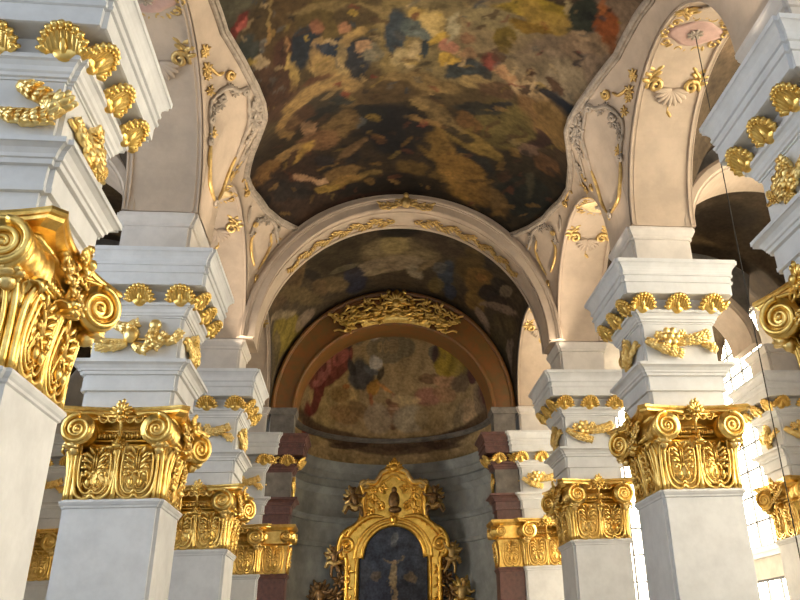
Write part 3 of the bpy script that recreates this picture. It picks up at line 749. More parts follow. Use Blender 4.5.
    (4.01,20.84,1.646,-2.185,24.107,11.204,18,17,16,0.6223145539420307),
    (2.57,20.95,6.149,2.517,-8.25,10.855,18,17,16,0.4207224563882179),
    (-2.12,19.49,7.063,5.316,-8.511,6.133,34,42,48,0.6635972940218884),
    (-5.33,20.4,11.849,-1.337,-23.409,23.597,88,72,36,0.6059227528601369),
    (1.8,23.38,5.215,-1.163,3.917,5.045,18,17,16,0.7187373721236464),
    (5.5,20.65,3.458,-1.47,28.679,14.131,70,40,26,0.7344937944391835),
    (3.2,27.41,2.265,-2.416,15.631,5.467,18,17,16,0.731632058672624),
    (3.95,20.56,5.127,0.935,1.324,9.147,122,100,40,0.42027813293146815),
    (6.1,23.74,462.798,-0.162,-5638.43,-11.74,70,40,26,0.5475034349570098),
    (4.72,20.1,14.27,3.178,2.013,9.391,70,66,58,0.445890753887134),
    (3.91,24.37,2.818,-3.888,10.72,1.246,88,72,36,0.6874963240376076),
    (5.69,25.93,6.559,-1.219,10.48,4.826,18,17,16,0.7113790066393892),
    (2.36,18.74,2.642,-3.704,14.32,5.964,84,30,24,0.46571692523315306),
    (-3.8,26.24,7.912,0.615,-3.6,6.598,70,40,26,0.45514303171119086),
    (4.17,19.76,7.62,3.489,-5.411,10.032,128,108,76,0.6335013851545825),
    (-4.68,18.26,14.399,0.314,-7.879,17.375,18,17,16,0.7384179091047244),
    (4.87,23.32,3.602,-0.899,10.175,2.207,88,72,36,0.5027139026480956),
    (-4.93,26.84,2.982,0.684,-14.358,11.386,18,17,16,0.7281073681184549),
    (4.77,28.75,2.036,-2.232,24.135,12.075,104,80,44,0.5317924250364698),
    (-4.36,20.13,6.989,-1.123,-4.632,11.407,128,108,76,0.6894097587753336),
    (-4.46,18.84,14.168,-5.239,1.873,12.18,88,72,36,0.4676079585462634),
    (-5.14,20.51,-1.275,10.039,-50.953,19.009,18,17,16,0.5518351762920201),
    (3.57,20.47,2.161,-1.992,24.897,14.51,18,17,16,0.45179075328549584),
    (2.96,22.83,4.824,-0.283,2.307,5.592,104,80,44,0.5111959669268346),
    (3.62,19.58,3.364,-3.276,19.939,12.656,84,30,24,0.5073723273556889),
    (-0.29,25.0,4.168,1.321,-5.106,5.117,18,17,16,0.6140030276008059),
    (-4.33,27.18,4.709,0.285,-5.693,9.104,48,32,20,0.4496140271496365),
    (4.33,29.57,4.778,0.259,10.046,17.087,18,17,16,0.6718150159652041),
    (-4.2,21.98,1.417,1.516,-22.597,3.97,104,80,44,0.5264196112242246),
    (-0.28,19.74,8.714,-0.02,-0.575,9.86,18,17,16,0.42225547579021705),
    (4.81,18.23,6.576,1.742,-0.766,23.987,70,66,58,0.5010026863945662),
    (4.72,18.81,8.276,-0.389,11.438,22.479,84,30,24,0.6839379700027031),
    (-0.21,22.92,8.153,3.057,-5.873,5.947,34,42,48,0.7172556168107282),
    (2.3,25.74,4.485,-4.05,11.952,3.909,88,72,36,0.5847505762072818),
    (-4.32,20.92,5.712,0.949,-18.136,16.43,70,66,58,0.5162342113905815),
    (1.73,18.54,4.385,-0.591,4.012,13.071,34,42,48,0.4358818930720421),
    (-1.59,30.44,1.689,1.279,-10.063,3.985,104,80,44,0.6933845465399414),
    (4.52,20.24,15.289,5.429,-2.747,19.733,18,17,16,0.515627533076334),
    (0.68,23.02,6.575,1.034,-6.374,14.916,112,92,58,0.7150482196482061),
    (3.73,24.13,2.431,-1.161,7.83,2.819,48,32,20,0.6955337021979352),
    (-3.2,29.27,2.527,2.023,-18.799,9.237,88,72,36,0.5907431979269131),
    (3.45,29.73,2.976,0.752,-1.646,5.396,18,17,16,0.5290699467306735),
    (1.2,24.89,7.629,-0.204,0.179,5.838,48,32,20,0.7161950683229368),
    (-5.14,26.94,3.652,0.11,-5.782,7.448,18,17,16,0.5036371904267051),
    (2.66,18.11,13.659,3.512,-3.282,8.275,18,17,16,0.5390391576994036),
    (-1.48,25.38,6.353,-1.234,3.48,7.036,88,72,36,0.5135228922549359),
    (-4.55,27.18,1.968,1.383,-17.329,8.689,70,40,26,0.6423826986095241),
    (-4.87,19.78,3.696,1.238,-32.422,30.443,70,66,58,0.644272253650363),
    (1.35,24.4,4.897,-3.852,7.547,3.076,18,17,16,0.4371353060538163),
    (3.03,20.58,1.999,-2.181,12.028,6.015,128,108,76,0.6435827950755634),
    (5.34,19.67,1.5,-8.096,18.158,7.7,18,17,16,0.6419017659035534),
    (-2.75,27.2,3.207,0.617,-6.16,7.685,48,32,20,0.7095541871377518),
    (1.34,20.55,2.935,-1.528,14.449,12.114,128,108,76,0.4463904211221305),
    (2.63,22.77,5.792,-0.681,4.364,7.005,18,17,16,0.41586960034401893),
    (1.53,21.09,4.224,-2.842,10.33,6.654,128,108,76,0.7459211577809488),
    (-3.47,19.61,16.043,-6.611,3.701,8.572,122,100,40,0.7142624602598249),
    (2.89,29.79,5.064,-5.805,7.946,2.718,104,80,44,0.42240943457634644),
    (5.06,27.96,3.968,-0.541,6.566,7.167,92,70,36,0.5769702862163927),
    (5.1,23.46,1.073,-1.391,14.876,-0.366,48,32,20,0.5524491126266904),
    (2.83,24.0,2.748,-1.296,7.581,3.767,48,32,20,0.5711912109736773),
    (-3.34,24.8,3.869,2.796,-17.575,5.612,70,40,26,0.41838066354709946),
    (0.09,30.36,7.614,-0.422,1.422,11.266,92,70,36,0.5521227305851861),
    (-0.47,21.24,12.081,0.358,-1.117,6.641,112,92,58,0.5901333403052502),
    (3.65,19.51,15.371,1.474,2.604,14.004,18,17,16,0.6868773405806665),
    (4.31,26.88,5.892,-4.461,8.349,3.627,70,40,26,0.48919229311383483),
    (-4.25,26.12,12.19,-0.627,-1.23,7.549,70,40,26,0.47572097775576727),
    (5.13,17.03,2.199,-3.281,17.304,7.359,48,32,20,0.6606113251996195),
    (1.45,32.11,4.079,-1.998,5.802,2.377,88,72,36,0.5375221639471633),
    (-2.27,22.88,2.898,0.709,-6.723,5.844,88,72,36,0.7416249797263872),
    (1.7,21.15,5.057,-0.847,7.001,12.765,88,72,36,0.7263585659081719),
    (-1.43,22.0,8.309,0.637,-6.125,13.491,84,30,24,0.7481584088540187),
    (3.7,23.57,5.974,0.406,-2.488,6.627,48,32,20,0.533395937327704),
    (3.5,19.4,9.614,2.215,-1.271,9.254,70,66,58,0.5680658464973832),
    (-0.85,25.54,4.935,0.467,-2.743,7.165,48,32,20,0.46355986820126766),
    (0.35,24.71,10.311,-2.195,3.373,5.844,104,80,44,0.49608171297117487),
    (-5.19,18.67,5.658,2.167,-15.749,14.553,128,108,76,0.47613899144543503),
    (-4.31,18.31,8.034,6.7,-20.702,16.24,70,66,58,0.4417354450161685),
    (6.03,20.57,-1.624,-5.966,69.875,7.463,70,40,26,0.6697497822905869),
    (0.33,18.99,4.26,-2.282,9.141,8.863,18,17,16,0.5798643589644668),
    (-4.13,19.51,7.769,-3.228,3.783,11.533,18,17,16,0.6473122998464932),
    (-2.88,27.24,8.633,-1.65,3.891,9.724,104,80,44,0.6494685128873587),
    (-0.88,22.69,7.978,-1.593,3.904,10.283,70,66,58,0.4755143549226703),
    (-4.9,17.81,5.241,3.224,-30.695,26.545,34,42,48,0.6600678950870981),
    (1.97,18.73,3.648,-3.111,14.388,9.143,48,32,20,0.6711554047013166),
    (-1.16,28.54,9.372,-1.144,1.58,6.712,48,32,20,0.4210372088213945),
    (-1.18,21.94,2.899,1.761,-15.264,9.663,48,32,20,0.47067119379585803),
    (3.55,20.57,6.331,2.062,-2.723,8.268,48,32,20,0.681467906778884),
    (-0.01,21.15,5.835,2.705,-6.105,5.422,122,100,40,0.44211915900932824),
    (6.1,24.44,534.216,-2.289,2242.951,5.774,48,32,20,0.5641287349292468),
    (-1.92,20.9,14.378,-2.114,0.488,12.213,112,92,58,0.5040590360139641),
    (5.5,27.22,7.456,1.679,0.205,9.636,70,40,26,0.4108600501094746),
    (2.7,19.85,4.629,-1.332,7.047,9.636,88,72,36,0.5454494839330748),
    (-2.67,28.88,4.696,-2.194,4.64,3.468,70,40,26,0.44754715404807766),
    (0.4,21.69,5.635,0.219,-1.902,17.948,70,66,58,0.49442580737153896),
    (-2.71,20.29,17.104,-1.88,-1.5,10.974,122,100,40,0.4837672150988479),
    (0.55,26.32,3.594,0.991,-5.499,5.84,18,17,16,0.7390886051863799),
    (-1.81,22.01,6.362,1.396,-6.21,6.494,112,92,58,0.6402936343457194),
    (5.86,21.25,18.749,0.781,22.113,8.56,48,32,20,0.5027872829089524),
    (-0.76,22.46,4.702,-1.512,7.731,10.469,34,42,48,0.5137452177491948),
    (-3.81,23.25,2.373,1.0,-8.749,2.825,48,32,20,0.7099651261916164),
    (-2.15,29.39,11.022,-0.877,-0.576,5.766,70,40,26,0.5686899424992842),
    (-1.67,22.71,7.908,-1.085,1.153,6.87,18,17,16,0.6389936373710756),
    (-4.04,28.51,3.164,0.409,-4.822,6.104,18,17,16,0.547207661527672),
    (3.5,24.81,3.202,-0.928,12.003,8.847,48,32,20,0.6342760153277575),
    (-3.01,19.85,4.679,2.528,-9.961,8.682,112,92,58,0.7246312830359626),
    (-2.6,20.83,2.547,2.489,-16.038,8.545,128,108,76,0.7460824947697423),
    (-5.55,24.8,4.697,0.325,-12.775,4.862,18,17,16,0.5884655847979254),
    (3.98,20.71,1.861,-2.371,12.791,6.37,112,92,58,0.4235829081998783),
    (-0.08,30.16,6.472,-0.842,1.687,4.454,48,32,20,0.4496997929613362),
    (1.8,26.45,3.211,-1.805,6.504,3.673,18,17,16,0.46127919958414815),
    (-5.13,28.56,4.275,-1.342,-0.601,9.492,48,32,20,0.7095500275994615),
    (-2.68,24.89,4.259,-0.94,5.491,8.206,48,32,20,0.5687691362230852),
    (-1.42,21.09,8.532,2.823,-17.202,18.637,112,92,58,0.634589119087509),
    (-5.39,19.44,1.082,2.789,-37.873,20.009,18,17,16,0.5694890704843475),
    (-0.52,29.01,4.01,0.276,-3.753,8.418,104,80,44,0.6894937717770189),
    (-2.77,19.98,4.255,-0.204,-1.828,7.765,128,108,76,0.6918013787215921),
    (2.84,19.4,3.969,0.288,0.54,11.475,112,92,58,0.4948589472146684),
    (-5.3,20.95,10.202,-2.235,-21.183,27.952,18,17,16,0.7357423288939967),
    (-5.4,20.61,6.375,-0.418,-15.412,12.971,18,17,16,0.6810778162328923),
    (5.34,25.51,4.017,0.051,0.693,5.52,18,17,16,0.5429879716610311),
    (5.18,21.15,4.259,-1.896,34.301,16.098,88,72,36,0.5292616119769225),
    (3.22,27.99,3.253,-1.256,7.84,6.682,92,70,36,0.4233349223941676),
    (2.73,24.81,4.643,-2.29,7.277,3.864,48,32,20,0.6601190186721697),
    (1.37,26.64,5.463,-1.227,6.483,9.892,48,32,20,0.4638201993015594),
    (-5.25,19.97,7.653,1.045,-22.432,20.324,112,92,58,0.733302747953847),
    (-3.75,29.02,9.821,1.329,-6.18,7.185,92,70,36,0.512535756457879),
    (0.57,31.43,3.672,-1.457,5.553,3.359,70,40,26,0.49567864406468304),
    (3.76,29.58,3.019,-0.311,4.556,6.049,92,70,36,0.4035275969791759),
    (3.9,25.22,7.878,1.133,-3.656,5.28,88,72,36,0.6997251581406481),
    (2.23,23.66,10.06,1.041,-1.668,5.83,18,17,16,0.5526627394028634),
    (0.35,29.5,3.275,-2.104,8.431,3.422,18,17,16,0.7219808862453156),
    (0.82,23.41,3.746,1.575,-7.177,6.009,48,32,20,0.4531752134706082),
    (0.56,32.59,6.671,-0.121,0.096,5.105,92,70,36,0.4183629241110078),
    (5.83,20.82,33.871,5.521,28.183,19.229,70,40,26,0.676474741311323),
    (-3.94,18.9,6.204,-3.375,5.037,7.186,88,72,36,0.7045341027036023),
    (2.79,20.12,6.43,1.92,-3.768,9.926,70,66,58,0.4685964582202713),
    (-2.57,26.08,8.274,2.463,-7.716,6.549,18,17,16,0.706877351437746),
    (-4.83,21.14,0.76,2.611,-22.731,8.298,88,72,36,0.6788663024424055),
    (-3.95,20.9,2.253,4.414,-12.737,5.276,88,72,36,0.4768551986057849),
    (-2.39,22.71,5.945,0.792,-4.676,5.359,84,30,24,0.715627784439985),
    (-5.6,28.55,-0.191,3.16,-24.768,9.002,18,17,16,0.7395610464287732),
    (2.09,31.9,8.962,-2.425,8.088,4.717,104,80,44,0.6203978492399741),
    (-2.58,25.45,7.572,1.649,-10.107,10.648,18,17,16,0.5632616144751996),
    (-4.08,18.85,6.092,-2.219,3.906,15.665,70,66,58,0.7481931591343731),
    (3.57,26.68,2.25,-1.309,7.256,3.932,92,70,36,0.4250080031970885),
    (-2.66,22.0,6.401,0.212,-5.015,8.427,84,30,24,0.7295791442190867),
    (-1.61,27.18,3.915,-1.626,11.643,8.795,18,17,16,0.7068754244615985),
    (5.02,17.39,6.044,-2.683,8.6,8.708,34,42,48,0.6601517434784239),
    (1.78,23.06,6.396,-0.196,1.812,9.656,18,17,16,0.6304746011948485),
    (-2.75,26.31,4.06,-0.239,0.351,9.371,88,72,36,0.44625993153195886),
    (4.72,18.89,10.451,3.511,-2.569,23.436,18,17,16,0.669160990839809),
    (-4.88,24.92,3.979,0.091,-6.086,8.497,70,40,26,0.5310697347714984),
    (3.83,25.4,3.012,0.455,-3.069,4.598,92,70,36,0.6337900159623409),
    (-3.78,18.64,5.957,2.008,-12.703,16.215,18,17,16,0.611939625973388),
    (6.06,22.0,15.056,-1.717,151.919,6.137,104,80,44,0.4385048761902046),
    (-5.79,28.44,3.79,0.335,-9.618,8.019,104,80,44,0.6045029261954094),
    (0.82,29.29,4.933,-4.033,7.323,2.507,104,80,44,0.7354193629855812),
    (3.73,27.34,3.724,-0.673,3.433,4.862,48,32,20,0.7094060383132905),
    (-0.63,20.07,3.023,1.569,-6.668,5.68,70,66,58,0.40846409639799963),
    (-1.56,24.64,2.181,1.59,-18.813,8.571,18,17,16,0.5974051098794247),
    (-4.75,19.34,16.741,-3.609,-4.28,15.231,34,42,48,0.6721168971513616),
    (-2.91,22.39,3.58,-0.841,3.405,5.943,112,92,58,0.436577049350614),
    (-4.7,28.55,10.443,-3.192,0.631,7.868,48,32,20,0.6163040620406827),
    (5.77,20.7,-2.698,-4.938,89.876,22.789,18,17,16,0.6864519498373196),
    (4.09,25.96,5.965,-1.641,5.962,5.208,48,32,20,0.5727032166366643),
    (5.21,20.49,2.417,-4.369,32.035,14.994,88,72,36,0.5878550096535073),
    (2.42,22.3,8.863,-0.721,2.553,5.143,48,32,20,0.44825937225497736),
    (6.03,21.38,24.555,-0.595,80.89,9.668,18,17,16,0.4903985174523073),
    (-1.36,23.19,6.069,-1.138,2.487,6.635,48,32,20,0.4408797038149005),
    (-2.11,24.47,5.002,-0.43,0.496,6.784,48,32,20,0.47793429446416924),
    (-4.5,20.5,7.814,0.731,-8.562,9.553,70,66,58,0.5843997386887043),
    (3.2,21.07,3.839,-0.158,12.467,22.131,84,30,24,0.7362799691871096),
    (-1.35,25.58,2.974,0.795,-9.192,9.391,92,70,36,0.41961688891274),
    (-3.51,19.1,15.443,-4.361,4.144,21.813,70,66,58,0.4945421150527351),
    (3.94,20.93,7.744,0.41,6.994,14.95,70,66,58,0.42991201273232454),
    (5.97,20.86,-17.107,-9.475,107.325,12.915,92,70,36,0.4999192507922249),
    (-2.62,31.89,9.681,0.55,-4.461,3.729,70,40,26,0.724560708694287),
    (1.67,18.41,2.277,-3.0,12.912,5.709,34,42,48,0.6579197896101229),
    (-0.54,26.86,7.629,1.113,-6.748,11.687,18,17,16,0.44900757135631925),
    (4.27,25.15,5.805,-0.054,0.296,4.203,18,17,16,0.692398178134495),
    (5.41,19.01,4.216,-1.869,17.023,13.178,122,100,40,0.6418269685197772),
    (1.94,19.19,7.973,-6.462,14.884,9.55,48,32,20,0.7315999526022086),
    (-3.87,20.17,16.941,-1.823,-4.421,14.004,18,17,16,0.6360279418231327),
    (5.3,20.03,7.153,-0.586,19.555,16.945,104,80,44,0.6992263161262724),
    (3.56,20.32,5.884,-2.655,19.761,16.705,112,92,58,0.6069916936087165),
    (0.64,22.63,4.491,0.975,-4.789,8.373,84,30,24,0.4517419127238284),
    (2.92,21.57,3.161,-1.616,17.046,8.594,88,72,36,0.6556432775690151),
    (1.19,20.9,3.232,-1.535,12.277,10.859,88,72,36,0.4746719606329177),
    (4.59,17.57,3.816,-1.133,6.466,9.223,18,17,16,0.5703804540719081),
    (-3.31,27.49,3.768,-1.203,4.669,6.279,18,17,16,0.747696145582688),
    (-1.6,20.02,4.778,3.594,-18.808,12.052,48,32,20,0.6676552997892936),
    (3.6,18.36,9.762,-1.301,8.233,19.383,18,17,16,0.6134406936948038),
    (-4.83,26.82,2.75,0.87,-6.774,4.807,48,32,20,0.5274071975658002),
    (5.69,20.94,12.458,2.981,6.053,9.052,48,32,20,0.43864946095063906),
    (-1.53,20.16,4.726,0.285,-4.88,13.68,128,108,76,0.49191652737337516),
    (-4.57,18.0,4.681,-0.376,-4.945,24.161,128,108,76,0.6876703620021378),
    (0.7,19.69,5.505,-0.277,0.864,8.452,88,72,36,0.6309834364500341),
    (5.66,22.25,14.54,-2.047,18.743,2.102,48,32,20,0.6281380048062581),
    (1.05,23.75,6.339,0.338,-1.81,11.226,92,70,36,0.49475305935820046),
    (4.35,28.28,3.18,1.139,-6.011,12.535,18,17,16,0.6300011173633653),
    (-5.56,27.78,4.51,-1.103,-2.398,6.382,18,17,16,0.5285973981638393),
    (-1.59,19.84,4.901,-0.589,1.628,17.465,34,42,48,0.4500421400665041),
    (6.1,24.98,1503.465,-2.366,-4291.857,1.161,18,17,16,0.6431137980817399),
    (2.77,30.03,2.14,-2.327,11.359,4.151,18,17,16,0.5704326939608181),
    (2.01,31.46,6.614,-1.7,8.452,5.478,18,17,16,0.6457299083126817),
    (6.1,23.35,216.408,-0.889,-630.083,-1.912,48,32,20,0.5713916005820656),
    (2.03,26.55,3.014,-0.279,3.363,11.979,92,70,36,0.7358161413637956),
    (-5.03,18.33,4.777,-2.591,13.977,24.384,128,108,76,0.6904111684503753),
    (3.01,23.39,14.932,1.349,-3.987,12.124,18,17,16,0.7413900013148627),
    (4.3,20.44,11.994,3.597,-0.416,13.153,70,66,58,0.48463762657189546),
    (-5.0,20.03,5.069,2.029,-22.966,18.432,70,66,58,0.7258546341855348),
    (-0.84,20.54,7.156,2.35,-7.789,9.206,48,32,20,0.5165091027668741),
    (-3.16,26.07,4.303,0.458,-3.814,6.278,48,32,20,0.407822082672885),
    (-2.09,19.04,7.153,1.777,-5.746,9.244,122,100,40,0.6766107886043041),
    (0.6,19.18,8.484,-1.689,5.458,14.808,122,100,40,0.7464310664558422),
    (-1.34,22.26,2.891,-1.239,8.291,7.581,88,72,36,0.6763665105004786),
    (3.68,20.35,7.499,-0.289,8.691,15.859,48,32,20,0.659526441424036),
    (0.47,29.15,7.598,3.291,-14.913,9.146,88,72,36,0.5486983088410322),
    (-3.75,18.62,2.26,2.648,-10.729,6.47,18,17,16,0.5196698162592532),
    (4.92,17.94,1.881,-2.789,26.278,13.729,70,66,58,0.6373740317891827),
    (5.43,22.96,11.21,-1.14,3.027,2.566,70,40,26,0.4512547454134205),
    (6.1,26.58,3281.326,-0.491,-80496.44,-14.813,92,70,36,0.6038605886919328)]
paint(fresco, Q, STROKES_NAVE, (50, 39, 26), 1.0, .26, 1.3, .5)
MOULD = [(-.15, -.03), (-.15, .05), (-.09, .07), (-.07, .12), (0, .13), (.02, .08), (.08, .09), (.12, .05), (.14, -.03)]
for s in (-1, 1):
    b = MB(); yy = [y for y in ys if y > -3.5]
    yy = yy[::2]+([yy[-1]] if yy[-1] not in yy[::2] else [])
    b.sweep([vpt(tb(y), y, s) for y in yy], [vnrm(tb(y), y, s) for y in yy], MOULD)
    b.build('fresco_frame', M['stucco_grey'], ceiling, False)

# chancel bay: painted all over
cy_ = [round(31.7+i*.075, 3) for i in range(120)]
cb = MB(); P = []; Q = []
for y in cy_:
    row = []
    for j in range(181):
        a = PI*j/180; tt = a if a <= PI/2 else PI-a
        p = vpt(tt, y, 1 if a <= PI/2 else -1); row.append(p); Q.append((p.x, p.y+.5*(p.z-12)))
    P.append(row)
cb.grid(P); ch = tag(cb.build('ceiling', M['fresco']), 'dark painted barrel vault of the chancel behind the great arch', 'ceiling', None, 'structure')
STROKES_CHANCEL = [(-0.21,40.13,0.156,-0.006,0.01,0.29,57,48,36,0.8),
    (-0.02,39.01,0.518,-0.023,0.027,0.661,99,86,62,0.85),
    (-0.69,40.69,0.498,-0.051,0.337,1.043,99,86,68,0.85),
    (-0.28,38.47,1.502,-0.057,-0.005,0.941,114,100,66,0.8),
    (-0.1,37.14,0.985,-0.043,0.001,1.672,27,24,20,0.95),
    (-3.3,37.85,0.733,0.025,-0.376,0.35,48,41,30,0.9),
    (-4.32,39.85,1.339,0.395,-3.593,1.982,33,30,26,0.9),
    (-2.18,41.91,1.658,0.006,-0.396,0.686,34,35,45,0.95),
    (-2.32,40.57,2.923,0.022,-0.752,1.557,32,30,33,0.9),
    (-3.17,41.68,1.443,0.032,-1.176,1.447,84,70,48,0.85),
    (-3.9,41.3,2.255,0.38,-1.784,1.445,78,62,42,0.8),
    (-2.66,40.41,1.32,-0.189,0.738,3.057,84,76,58,0.7),
    (-4.64,37.61,2.45,0.515,-0.987,0.134,87,70,45,0.8),
    (-5.4,38.78,0.467,0.629,-1.202,0.198,68,53,36,0.8),
    (-4.84,40.77,0.539,0.282,-3.274,1.915,74,62,40,0.8),
    (-1.18,41.43,1.652,-0.214,0.953,2.76,108,95,72,0.8),
    (0.86,41.41,1.803,0.319,-1.298,1.314,106,96,78,0.85),
    (1.45,40.42,1.115,-0.41,4.21,2.32,93,78,56,0.8),
    (2.42,41.05,2.52,0.082,0.023,0.605,45,50,58,0.95),
    (2.06,40.49,2.812,-0.25,0.722,1.505,68,66,62,0.8),
    (2.02,42.38,2.361,-0.202,0.746,1.149,84,71,42,0.8),
    (2.78,42.49,3.11,-0.322,1.19,1.305,42,46,56,0.9),
    (3.41,38.94,1.525,0.029,-0.009,0.514,70,56,32,0.85),
    (4.08,40.24,1.384,0.204,-0.027,0.786,87,66,34,0.85),
    (4.04,41.83,2.041,0.586,0.023,1.237,98,76,40,0.8),
    (4.56,40.69,1.899,-0.29,1.793,1.593,33,30,28,0.9),
    (4.15,39.99,3.244,-0.453,2.681,2.715,108,76,42,0.8),
    (5.02,39.59,2.128,0.408,0.036,1.34,40,36,30,0.9),
    (5.32,39.55,3.601,0.154,1.853,1.799,99,86,69,0.8),
    (5.07,40.57,1.881,-0.318,3.288,2.432,42,34,28,0.85),
    (4.15,37.12,3.452,-0.482,1.27,0.415,42,36,30,0.9),
    (1.84,37.98,0.706,0.041,-0.336,1.086,54,44,34,0.8),
    (3.07,36.12,1.206,0.055,-0.167,1.164,60,47,34,0.8),
    (-5.44,41.49,-0.154,0.866,-2.534,1.064,93,80,32,0.95),
    (-5.66,40.52,2.289,-0.494,-7.277,5.087,108,94,74,0.8),
    (-4.67,42.26,-0.493,2.381,-2.501,0.911,105,90,74,0.8),
    (-5.91,40.99,5.769,0.211,-7.2,3.414,69,59,42,0.8),
    (5.33,41.41,1.127,-0.208,2.859,1.635,62,52,34,0.95),
    (5.54,41.6,-1.85,-2.116,3.784,1.395,58,50,34,0.9),
    (5.12,40.84,1.144,0.005,5.623,4.777,99,83,69,0.85),
    (4.5,42.39,0.88,-2.567,2.155,0.881,108,92,78,0.8),
    (5.85,41.16,4.24,-0.991,10.715,4.966,99,86,75,0.7)]
paint(ch, Q, STROKES_CHANCEL, (54, 45, 33), 1.5, .14, 1.3, .45)

# ------------------------------------------------------------------ long arches between piers
def arc(c, R, n=40, a0=0., a1=PI): return [(a0+(a1-a0)*i/n) for i in range(n+1)]
def long_arch(s, i, label):
    a, b = OPEN[i]; yc = (a+b)/2; R = (b-a)/2; X0, X1 = 6.16, 8.15
    pt = lambda x, r, th: Vector((s*x, yc+r*math.cos(th), ZS+r*math.sin(th)))
    ths = arc(0, R, 48)
    m = MB(); m.loops([[pt(X0, R, t), pt(X1, R, t), pt(X1, R+.5, t), pt(X0, R+.5, t)] for t in ths])
    o = tag(m.build('arch', M['stucco'], None, False), label, 'arch', 'arches between the nave piers')
    for x in (X0+.09, X1-.09):                                                # raised fillets along both edges
        m = MB(); m.sweep([pt(x, R, t) for t in ths], [pt(x, R-1, t)-pt(x, R, t) for t in ths], [(-.07, -.02), (-.07, .06), (-.03, .06), (-.02, .035), (.04, .035), (.05, .05), (.08, .05), (.08, -.02)])
        m.build('archivolt', M['stucco'], o, False)
    m = MB(); m.grid([[Vector((s*X1, y, z)) for z in (max(zw(y), ZS)-.0, 17.8)] for y in [a+(b-a)*k/60 for k in range(61)]]); m.build('spandrel', M['wall'], o, False)
    m = MB(); m.grid([[Vector((s*X1, y, z)) for z in (ZS, 17.8)] for y in (b, b+2.1)]); m.build('spandrel', M['wall'], o, False)
    # gilded stucco on the soffit
    U, Wn = Vector((s, 0, 0)), None
    def fr(th):                                                               # local frame on the soffit: centre, across, along, into room
        c = pt((X0+X1)/2, R, th); n = (pt((X0+X1)/2, R-1, th)-c).normalized(); al = n.cross(Vector((s, 0, 0))).normalized(); return c, Vector((s, 0, 0)), al, n
    for th0, dirn in ((math.radians(90-28), 1), (math.radians(90+28), -1)):
        if i > 1 and th0 < 0: continue
        c, ax, al, n = fr(th0); tf = lambda p, c=c, ax=ax, al=al, n=n, d=dirn: c+ax*p.x*1.3+al*(p.z*1.3*d)*(1 if s > 0 else -1)+n*p.y
        m = MB(); m.t = tf                                                    # shell
        for k in range(9):
            g = PI*(.04+.92*k/8); m.lobe((0, .03, .1), (math.cos(g), .12, -math.sin(g)), .42, .13, .05, (0, 1, 0))
        m.build('shell', M['stucco'], o)
        for q in (-1, 1):
            m = MB(); m.t = tf
            m.tube(spiral((q*.42, .05, .18), (q, 0, 0), (0, 0, 1), .2, .03, 1.5, -.4, 24), taper(24, .055, .9, .5), 6)
            m.tube(cr([(q*.6, .04, .16), (q*.56, .05, .42), (q*.4, .05, .6), (q*.46, .05, .85), (q*.62, .05, .95)], 4), taper(17, .045), 6)
            m.tube(spiral((q*.56, .05, 1.02), (q, 0, 0), (0, 0, -1), .14, .03, 1.3, 0, 20), taper(20, .035, .9, .5), 6)
            for k in range(5): m.lobe((q*(.53-.02*k), .04, .24+.15*k), (q*.8, .2, .3), .26, .12, .045, (0, 1, 0)); m.lobe((q*(.53-.02*k), .04, .24+.15*k), (-q*.6, .2, .5), .22, .1, .04, (0, 1, 0))
            m.build('scrollwork', M['gold_dull'], o)
        m = MB(); m.t = tf
        m.tube([(0, .03, -.3-.1*k) for k in range(10)], taper(10, .03), 6)
        for k in range(6): m.lobe((.0, .04, -.42-.14*k), ((-1)**k*.6, .15, -.8), .2-.012*k, .09, .03, (0, 1, 0))
        m.build('pendant', M['gold_dull'], o)
    c, ax, al, n = fr(PI/2+.09)
    m = MB(); m.t = lambda p: c+ax*p.x+al*p.z+n*p.y
    ring = [(.72*math.cos(t)*(1+.1*math.cos(4*t)), .035, .55*math.sin(t)*(1+.1*math.cos(4*t))) for t in [2*PI*k/40 for k in range(40)]]
    m.loops([[(x, .0, z) for x, y, z in ring], ring, [(x*.8, .05, z*.8) for x, y, z in ring]]); m.build('rosette', M['stucco_pink' if i == 1 else 'gold_cream'], o)
    m = MB(); m.t = lambda p: c+ax*p.x+al*p.z+n*p.y
    for k in range(8): m.lobe((0, .06, 0), (math.cos(k*PI/4), .1, math.sin(k*PI/4)), .24, .12, .03, (0, 1, 0))
    m.blob((0, .08, 0), (.08, .05, .08)); m.build('boss', M['stucco_grey'], o)
    m = MB(); m.t = lambda p: c+ax*p.x+al*p.z+n*p.y
    for k in range(10):
        g = 2*PI*k/10; m.tube(spiral((.84*math.cos(g), .04, .74*math.sin(g)), (math.cos(g), 0, math.sin(g)), (-math.sin(g), 0, math.cos(g)), .15, .03, 1.1, k, 16), taper(16, .035, .8, .5), 6)
        m.lobe((.74*math.cos(g+.3), .04, .64*math.sin(g+.3)), (math.cos(g), .1, math.sin(g)), .22, .1, .03, (0, 1, 0))
    m.build('rosette_scrollwork', M['gold_dull'], o)
    return o
long_arch(1, 1, 'right nave arch with a pink rosette, from nearest to second pier')
long_arch(-1, 1, 'left nave arch soffit beside the upper left cornice, nearest to second pier')
long_arch(1, 2, 'right nave arch between the second and third right piers')
long_arch(-1, 2, 'left nave arch between the second and third left piers')
long_arch(1, 3, 'narrow pale arch between third and farthest right piers')
long_arch(-1, 3, 'narrow pale arch between third and farthest left piers')

